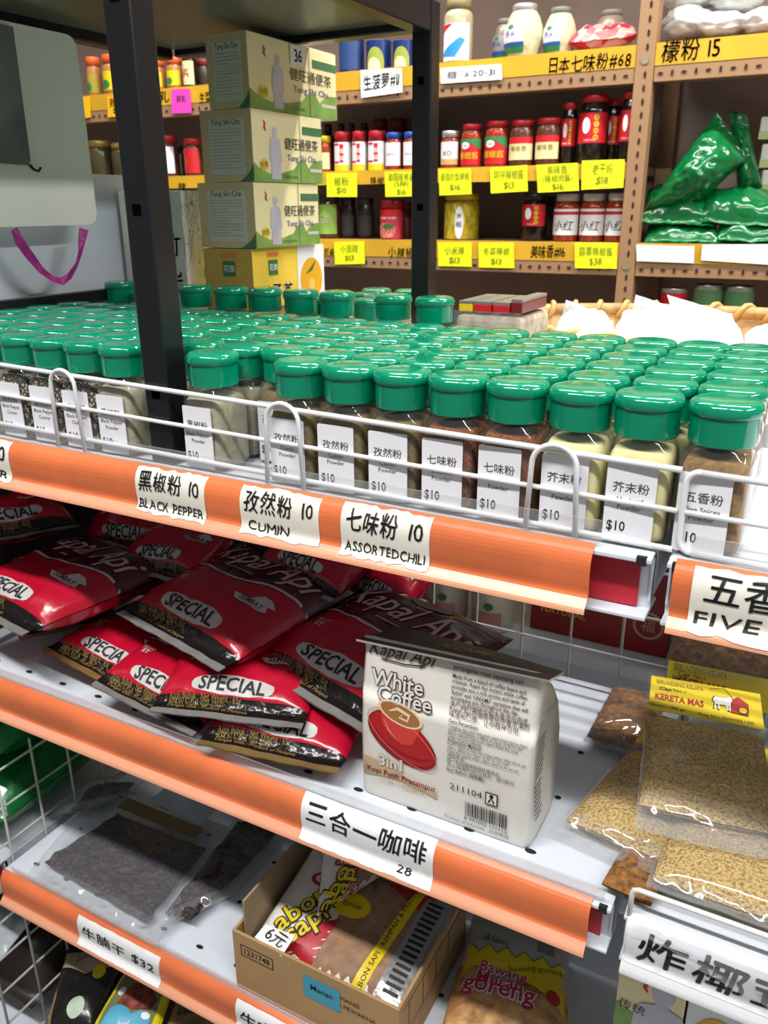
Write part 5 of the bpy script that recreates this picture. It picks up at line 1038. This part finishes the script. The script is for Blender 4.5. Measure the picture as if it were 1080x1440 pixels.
rj('chili_oil_jar', 'black chili oil jar alone on the lower rear shelf', 'jar', 731, 766, 273, 336, S3, BLKB, DKL, RLB, .12, .9, 'black chili oil jars', art=lgm, lb=(.36, .88))
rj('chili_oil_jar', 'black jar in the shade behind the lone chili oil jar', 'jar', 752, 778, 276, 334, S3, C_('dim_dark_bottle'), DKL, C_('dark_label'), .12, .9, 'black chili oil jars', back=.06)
for i, (a, c) in enumerate(((775, 812), (812, 848), (848, 880))): rj('sauce_jar', ['left', 'middle', 'right'][i]+' white-lidded chili sauce with a white label', 'jar', a, c, 275-i, 338, S3, CHI, WHL, WLB, .14, .86, 'white-lidded chili sauces', art=lambda b, f, r, y0, y1: (b.rect(-r*1.2, y1-(y1-y0)*.22, r*1.2, y1-(y1-y0)*.1, RLB, f, .001, r*.3), b.text('小红', 0, y0+(y1-y0)*.36, (y1-y0)*.42, INK, f, .0014, 0, .3)), lb=(.16, .80))
# left part
for nm, a, c, t_, bt, lid, body, lab_, bk in (('large orange-lidded jar with a yellow label left of the black post', 143, 175, 80, 132, ORL, C_('amber_jar', (180, 120, 70), .2), SYEL, 0), ('slim orange-lidded jar beside the white board', 125, 145, 82, 134, ORL, C_('amber_jar'), C_('olive_yellow_label', (170, 150, 50), .5), .02), ('orange-lidded jar just right of the black post', 211, 234, 88, 128, ORL, C_('amber_jar'), SYEL, 0), ('orange-lidded jar third from the tea boxes', 235, 259, 85, 126, ORL, C_('amber_jar'), SYEL, 0)):
    rj('preserve_jar', nm, 'jar', a, c, t_, bt, S1, body, lid, lab_, .2, .95, 'orange-lidded jars', back=bk, art=lambda b, f, r, y0, y1: b.ell(-r*.2, y0+(y1-y0)*.3, r*.5, (y1-y0)*.25, GRN, f, .001, 12, r*.3), lb=(.16, .74))
rj('sauce_bottle', 'dark bottle with a yellow cap next to the orange-lidded jars', 'bottle', 259, 279, 73, 124, S1, BLKB, YELL, CLB, .16, .62, 'bottles on the left rear shelf', art=art_txt('酱', RLB, .4), lb=(.1, .8))
rj('sauce_bottle', 'shade-darkened jar touching the topmost tea box at the left', 'jar', 278, 298, 84, 122, S1, DIM, C_('shaded_red_cap'), None, .2, .95, 'bottles on the left rear shelf', back=.04)  # shade is put into this jar's body and cap colours
for nm, a, c, t_, bt, lid, lab_, bk in (('gold-lidded jar beside the white board, lower left rear shelf', 124, 158, 212, 262, GOLL, None, 0), ('gold-lidded jar just left of the black post', 156, 190, 216, 262, GOLL, None, 0), ('red-lidded jar behind the gold lids, left one', 147, 170, 198, 244, REDL, WLB, .12), ('red-lidded jar behind the gold lids, right one', 171, 195, 197, 243, REDL, WLB, .12),
                                        ('red-lidded jar with a white label right of the black post', 222, 251, 194, 248, REDL, WLB, 0), ('red-lidded jar with a red label beside the tea boxes', 259, 286, 199, 248, REDL, RLB, 0), ('grey jar between the white and the red labelled jars', 247, 262, 206, 248, DKL, C_('grey_label', (150, 146, 146), .5), .05)):
    rj('sauce_jar', nm, 'jar', a, c, t_, bt, S2, C_('dark_olive_jar', (70, 64, 40), .2) if lid is GOLL else BROWNB, lid, lab_, .16, .94, 'jars on the left rear shelf', back=bk, art=lambda b, f, r, y0, y1: b.ell(-r*.3, y0+(y1-y0)*.45, r*.4, (y1-y0)*.25, C_('red_art', (190, 60, 40), .5), f, .001, 12, r*.3), lb=(.10, .86))
# cans on the lowest visible rear shelf
for nm, a, c, t_, mat, art in (('red can behind the white flour bags', 919, 955, 404, RLB, None), ('green can in the middle behind the flour bags', 963, 1004, 399, C_('green_can', (86, 128, 84), .35), art_txt('R', RLB, .2)), ('green can farthest right behind the flour bags', 1006, 1046, 401, C_('green_can'), None)):
    p = aty((a+c)/2, t_, YR+.045); pb = proj((p.x, p.y, S4+.0005))[1]
    rj('food_can', nm, 'can', a, c, t_, pb, S4, C_('tin', (180, 176, 160), .3, metal=.5), None, mat, .02, 1, 'cans on the lowest rear shelf', art=art, lb=(.04, .94), cap=False)
for nm, px, lo in (('red-lidded jar behind the wicker rim', 784, 428), ('red-lidded jar left of the brown post, low', 857, 431)):
    p = aty(px, lo, YR+.045); pb = proj((p.x, p.y, S4+.0005))[1]; rj('sauce_jar', nm, 'jar', px-14, px+14, lo, pb, S4, C_('clear_brown', (130, 104, 90), .2), REDL, None, .16, .98, 'jars on the lowest rear shelf')
# green bags on the right part of the rack
GBG = M('green_noodle_bag', (8, 104, 52), .2, bump=.3, bs=24, coat=.4); CRB = M('cream_band', (206, 196, 140), .4)
def path_bag(lab, pts, W_, T, seed, Y, band=None):
    """a pouch following a bent centre line"""
    P = [aty(x, y, Y+dy) for x, y, dy in pts]; P = [p for p in P]; t = thing('green_bag', lab, 'green bag', P[0], 0, 'green bags on the rear rack'); O = P[0]; n = len(P)
    def cen(v):
        k = v*(n-1); i = min(int(k), n-2); q = k-i; p0, p1, p2, p3 = P[max(i-1, 0)], P[i], P[i+1], P[min(i+2, n-1)]
        return .5*(2*p1+(p2-p0)*q+(2*p0-5*p1+4*p2-p3)*q*q+(3*p1-p0-3*p2+p3)*q**3)
    b = MB(); us = lsp(0, 1, 33); vs_ = lsp(0, 1, 34)
    def fn(u, v):
        c = cen(v); tg = (cen(min(v+.02, 1))-cen(max(v-.02, 0))).normalized(); wd = Vector((0, 1, 0)); nn = tg.cross(wd).normalized(); a = 2*PI*u
        e = max(.06, 1-abs(2*v-1)**4)**.5; w2 = W_/2*(.75+.25*e); wob = 1+.18*noise.noise(Vector((math.cos(a)*1.3, math.sin(a)*1.3+seed, v*5)))
        ca, sa = math.cos(a), math.sin(a)
        return c-O+wd*(w2*math.copysign(abs(ca)**.8, ca)*wob)+nn*(T/2*e*sa*wob)
    b.grid(fn, us, vs_, (lambda u, v: CRB if band and band[0] < v < band[1] and band[2] < u < band[3] else GBG)); b.build('bag', t)
gq = lambda pts: [aty(x, y, YR+dy) for x, y, dy in pts]
def gband(b, f, w, l):
    b.rect(w*.16, l*.30, w*.36, l*.80, CRB, f, .0015, .02); b.rect(w*.20, l*.34, w*.30, l*.76, C_('cream_text_band', (176, 150, 84), .4), f, .0022, .02)
lying('green_bag', 'green glossy bag leaning up from the brown post, cream band on its back', 'green bag', gq(((896, 310, .06), (982, 286, .06), (1052, 222, .08), (1008, 158, .08))), .13, 1, GBG, gband, 'green bags on the rear rack', 2.4, .014, (.05, .05), part='bag')
lying('green_bag', 'green bag hanging down at the right of the leaning one, its pointed end uppermost', 'green bag', gq(((1038, 276, .12), (1074, 268, .12), (1050, 162, .12), (1026, 152, .12))), .07, 2, GBG, None, 'green bags on the rear rack', 2.4, .012, (.05, .16), part='bag')
def gdeco(b, f, w, l): b.rect(w*.12, l*.72, w*.80, l*.86, CRB, f, .001, .02)
lying('green_bag', 'green bag lying in the middle of the heap under the arch', 'green bag', gq(((902, 312, .03), (1004, 318, .03), (1000, 268, .16), (912, 266, .16))), .07, 3, GBG, gdeco, 'green bags on the rear rack', 2.6, .010, part='bag')
lying('green_bag', 'long green bag on the right of the heap under the arch', 'green bag', gq(((985, 312, .03), (1105, 320, .03), (1105, 272, .14), (985, 268, .14))), .065, 4, GBG, None, 'green bags on the rear rack', 2.6, .010, part='bag')
lying('green_bag', 'green bag at the bottom left of the heap beside the brown post', 'green bag', gq(((906, 340, .02), (1012, 342, .02), (1008, 314, .15), (914, 310, .15))), .055, 5, GBG, None, 'green bags on the rear rack', 2.6, .010, part='bag')
lying('green_bag', 'green bag at the bottom right of the heap', 'green bag', gq(((1008, 338, .02), (1115, 340, .02), (1115, 312, .12), (1012, 312, .12))), .055, 6, GBG, None, 'green bags on the rear rack', 2.6, .010, part='bag')
for i, (y0, y1) in enumerate(((162, 196), (201, 236), (238, 270))):
    p0, p1 = aty(1066+i, y1, YR+.12), aty(1110, y0, YR+.12); b = MB(); b.box((p0.x, p0.y, p0.z), (p1.x, p0.y+.12, p1.z), C_('white_green_pack', (210, 214, 200), .45), .004); b.rect(p0.x, p0.z, p1.x, p0.z+(p1.z-p0.z)*.35, C_('pale_olive_art', (180, 190, 130), .5), lambda x, y, h=0: Vector((x, p0.y-h, y)), .0006)
    tag(b.build('noodle_pack'), ['topmost', 'middle', 'lowest'][i]+' white pack of the stack at the right frame edge', 'pack', 'white packs at the right edge')
p = aty(1100, 272, YR+.12); b = MB(); b.box((p.x-.06, YR+.115, S3+.0005), (p.x+.06, YR+.245, p.z), C_('plain_pack', (60, 60, 52), .6), .003); tag(b.build('pack'), 'dark pack supporting the white stack at the right frame edge', 'pack')
# clear bags of white goods, upper right
WFL = C_('white_lumps', (244, 244, 240), .6, c2=(214, 214, 206), vs=30, bump=.6, bs=45)
CLB_ = film('cloudy_bag', .42, .16, .8, 40, gl=.8, hazec=(240, 241, 240))
for i, (x0, y0, x1, y1, dy) in enumerate(((926, 52, 992, -2, .03), (974, 50, 1046, 6, .02), (1032, 46, 1110, 0, .03), (994, 14, 1066, -40, .06), (928, 10, 1002, -40, .06))):
    a, c = aty(x0, y0, YR+dy), aty(x1, y1, YR+dy); t = thing('clear_bag', ['leftmost clear bag of white lumps above the yellow strip', 'middle clear bag of white lumps above the yellow strip', 'rightmost clear bag of white lumps at the frame corner', 'clear bag on top, right of the upper gap', 'clear bag on top, next to the brown post'][i], 'clear bag', ((a.x+c.x)/2, YR+dy+.07, max(S1+.0005, a.z) if i < 3 else a.z), 0, 'clear bags of white goods')
    w, h = (c.x-a.x)/2, (c.z-a.z); b = MB(); cc = MB()
    def blob(u, v, k, amp, fq):
        th = 2*PI*u; d = Vector((math.cos(th)*math.sin(PI*v), math.sin(th)*math.sin(PI*v), math.cos(PI*v))); q = 1+amp*noise.noise(d*fq+Vector((i*3, 0, 0)))+amp*.5*noise.noise(d*fq*2.3+Vector((0, i*3, 0)))
        rx_ = abs(math.sin(PI*v))**.55
        return Vector((w*k*1.12*q*math.cos(th)*rx_, .07*k*q*math.sin(th)*rx_, max(.001, h*(1-k)/2+h*k*(.5-.5*math.cos(PI*v))*(1+.5*amp*noise.noise(d*2+Vector((i, 0, 5)))))))
    b.grid(lambda u, v: blob(u, v, .86, .30, 2.6), lsp(0, 1, 41), lsp(0.001, .999, 25), WFL); cc.grid(lambda u, v: blob(u, v, 1.0, .26, 2.6), lsp(0, 1, 41), lsp(0.001, .999, 25), CLB_)
    b.build('white_lumps', t); cc.build('film', t)
# ------------------------------------------------------------------ wicker basket with flour bags behind the front jars
WIC = M('wicker', (176, 138, 84), .6, var=.15, vs=60); WICD = M('wicker_strap', (196, 158, 98), .5)
bx, by, rx, ry, zb, zt = -.13, 1.14, .33, .20, L1+.0005, ZC-.150
t = thing('wicker_basket', 'wicker basket holding white flour bags behind the mustard jars', 'basket', (bx, by, zb)); H_ = zt-zb
b = MB(); b.lathe([(0, .002), (.84, .002), (.86, 0), (.94, H_*.6), (.985, H_), (.955, H_), (.91, H_*.55), (.83, .006), (0, .006)], WIC, 64, sx=rx, sy=ry); b.build('bowl', t)
ringp = lambda a, d=0, z=H_: ((rx*.975+d)*math.cos(a), (ry*.975+d)*math.sin(a), z); rim = MB(); rim.tube([ringp(2*PI*i/72) for i in range(72)], .010, WIC, 8, True); rim_o = rim.build('rim', t)
P = []
for k in range(46*10):
    a = 2*PI*k/460; th = 2*PI*k/10; P.append(ringp(a, .0122*math.cos(th), H_+.0122*math.sin(th)))
b = MB(); b.tube(P, .0040, WICD, 6, True); b.build('strap_wrapping', rim_o)
FLB = M('white_flour_bag', (206, 206, 203), .4, bump=.12, bs=26); FSL = film('flour_bag_film', .55, .10, .7, 24, gl=1.0, hazec=(200, 206, 214))
def flour(lab, pts, Y, T, seed, top):
    C = [aty(x, y, Y+dy) for x, y, dy in pts]; O = C[0]; t = thing('flour_bag', lab, 'flour bag', O, 0, 'white flour bags'); f0 = bagfn(C, T, (.02, .02), 2.2, .013, seed, fs=24); b = bagmesh(lambda u, v, s=1, h=0: f0(u, v, s, h)-O, FLB, 30, 30); b.build('bag', t)
    if top:
        D = [aty(x, y, Y+dy) for x, y, dy in top]; f1 = bagfn(D, .004, (0, 0), 3, .006, seed+3, fs=20); b = bagmesh(lambda u, v, s=1, h=0: f1(u, v, s, h)-O, FSL, 20, 14); b.build('sealed_end', t, label='clear sealed end')
flour('large white flour bag lying across the basket right of the brown post', [(885, 500, -.04), (1052, 494, -.04), (1030, 452, .16), (893, 448, .16)], .94, .046, 1, [(955, 462, .13), (1022, 474, .13), (1030, 442, .16), (938, 414, .16)])
flour('white flour bag with a pointed end left of the brown post', [(772, 492, -.02), (868, 494, -.02), (862, 452, .14), (788, 448, .14)], .96, .044, 2, [(786, 462, .09), (842, 460, .09), (826, 434, .11), (796, 422, .11)])
flour('white flour bag between the other two, its tip by the brown post', [(852, 500, .0), (935, 500, .0), (946, 446, .20), (876, 442, .20)], .98, .040, 3, [(884, 462, .15), (944, 456, .15), (944, 432, .17), (894, 414, .17)])
flour('flat white bag end hanging at the gap between the jar columns', [(968, 530, -.12), (1036, 500, -.08), (1042, 474, -.02), (975, 484, -.02)], .96, .02, 4, None)
flour('grey white bag end at the right frame edge', [(1040, 510, 0), (1110, 508, 0), (1110, 466, .06), (1048, 474, .06)], .98, .03, 5, None)
# clear tray of packets left of the basket
TP = [(640, 712, 'left'), (0, 0, '')]; xa, xb = aty(640, 450, .88).x, aty(733, 460, .88).x
t = thing('clear_packet', 'clear packet with red and yellow topped goods behind the rightmost raised jar', 'packet', (xa, .88, L1+.0005)); w = xb-xa; zt_ = aty(690, 430, .88).z-L1; zl = aty(690, 441, .88).z-L1
b = MB(); b.box((0, 0, 0), (w, .10, zl*.96), C_('pale_dried_goods', (196, 184, 160), .6, c2=(150, 140, 116), vs=60), .006); b.build('dried_goods', t)
for k, (a, c, m) in enumerate(((.03, .24, SYEL), (.26, .52, RLB), (.55, .80, RLB), (.82, .98, C_('dark_red_pack', (110, 24, 24), .4)))):
    b = MB(); b.box((w*a, .004, zl), (w*c, .09, zt_+.004*(k > 2)), m, .001); b.box((w*a, .004, zt_+.004*(k > 2)), (w*c, .09, zt_+.004*(k > 2)+.003), C_('silver_card', (150, 146, 140), .3, metal=.5)); b.build('carton_top', t)
b = MB(); b.grid(lambda u, v: Vector((w*(-.01+1.02*u), -.003-.003*noise.noise(Vector((u*8, v*5, 2))), zl*1.02*v)), lsp(0, 1, 30), lsp(0, 1, 10), FILMC); b.build('clear_wrap', t)
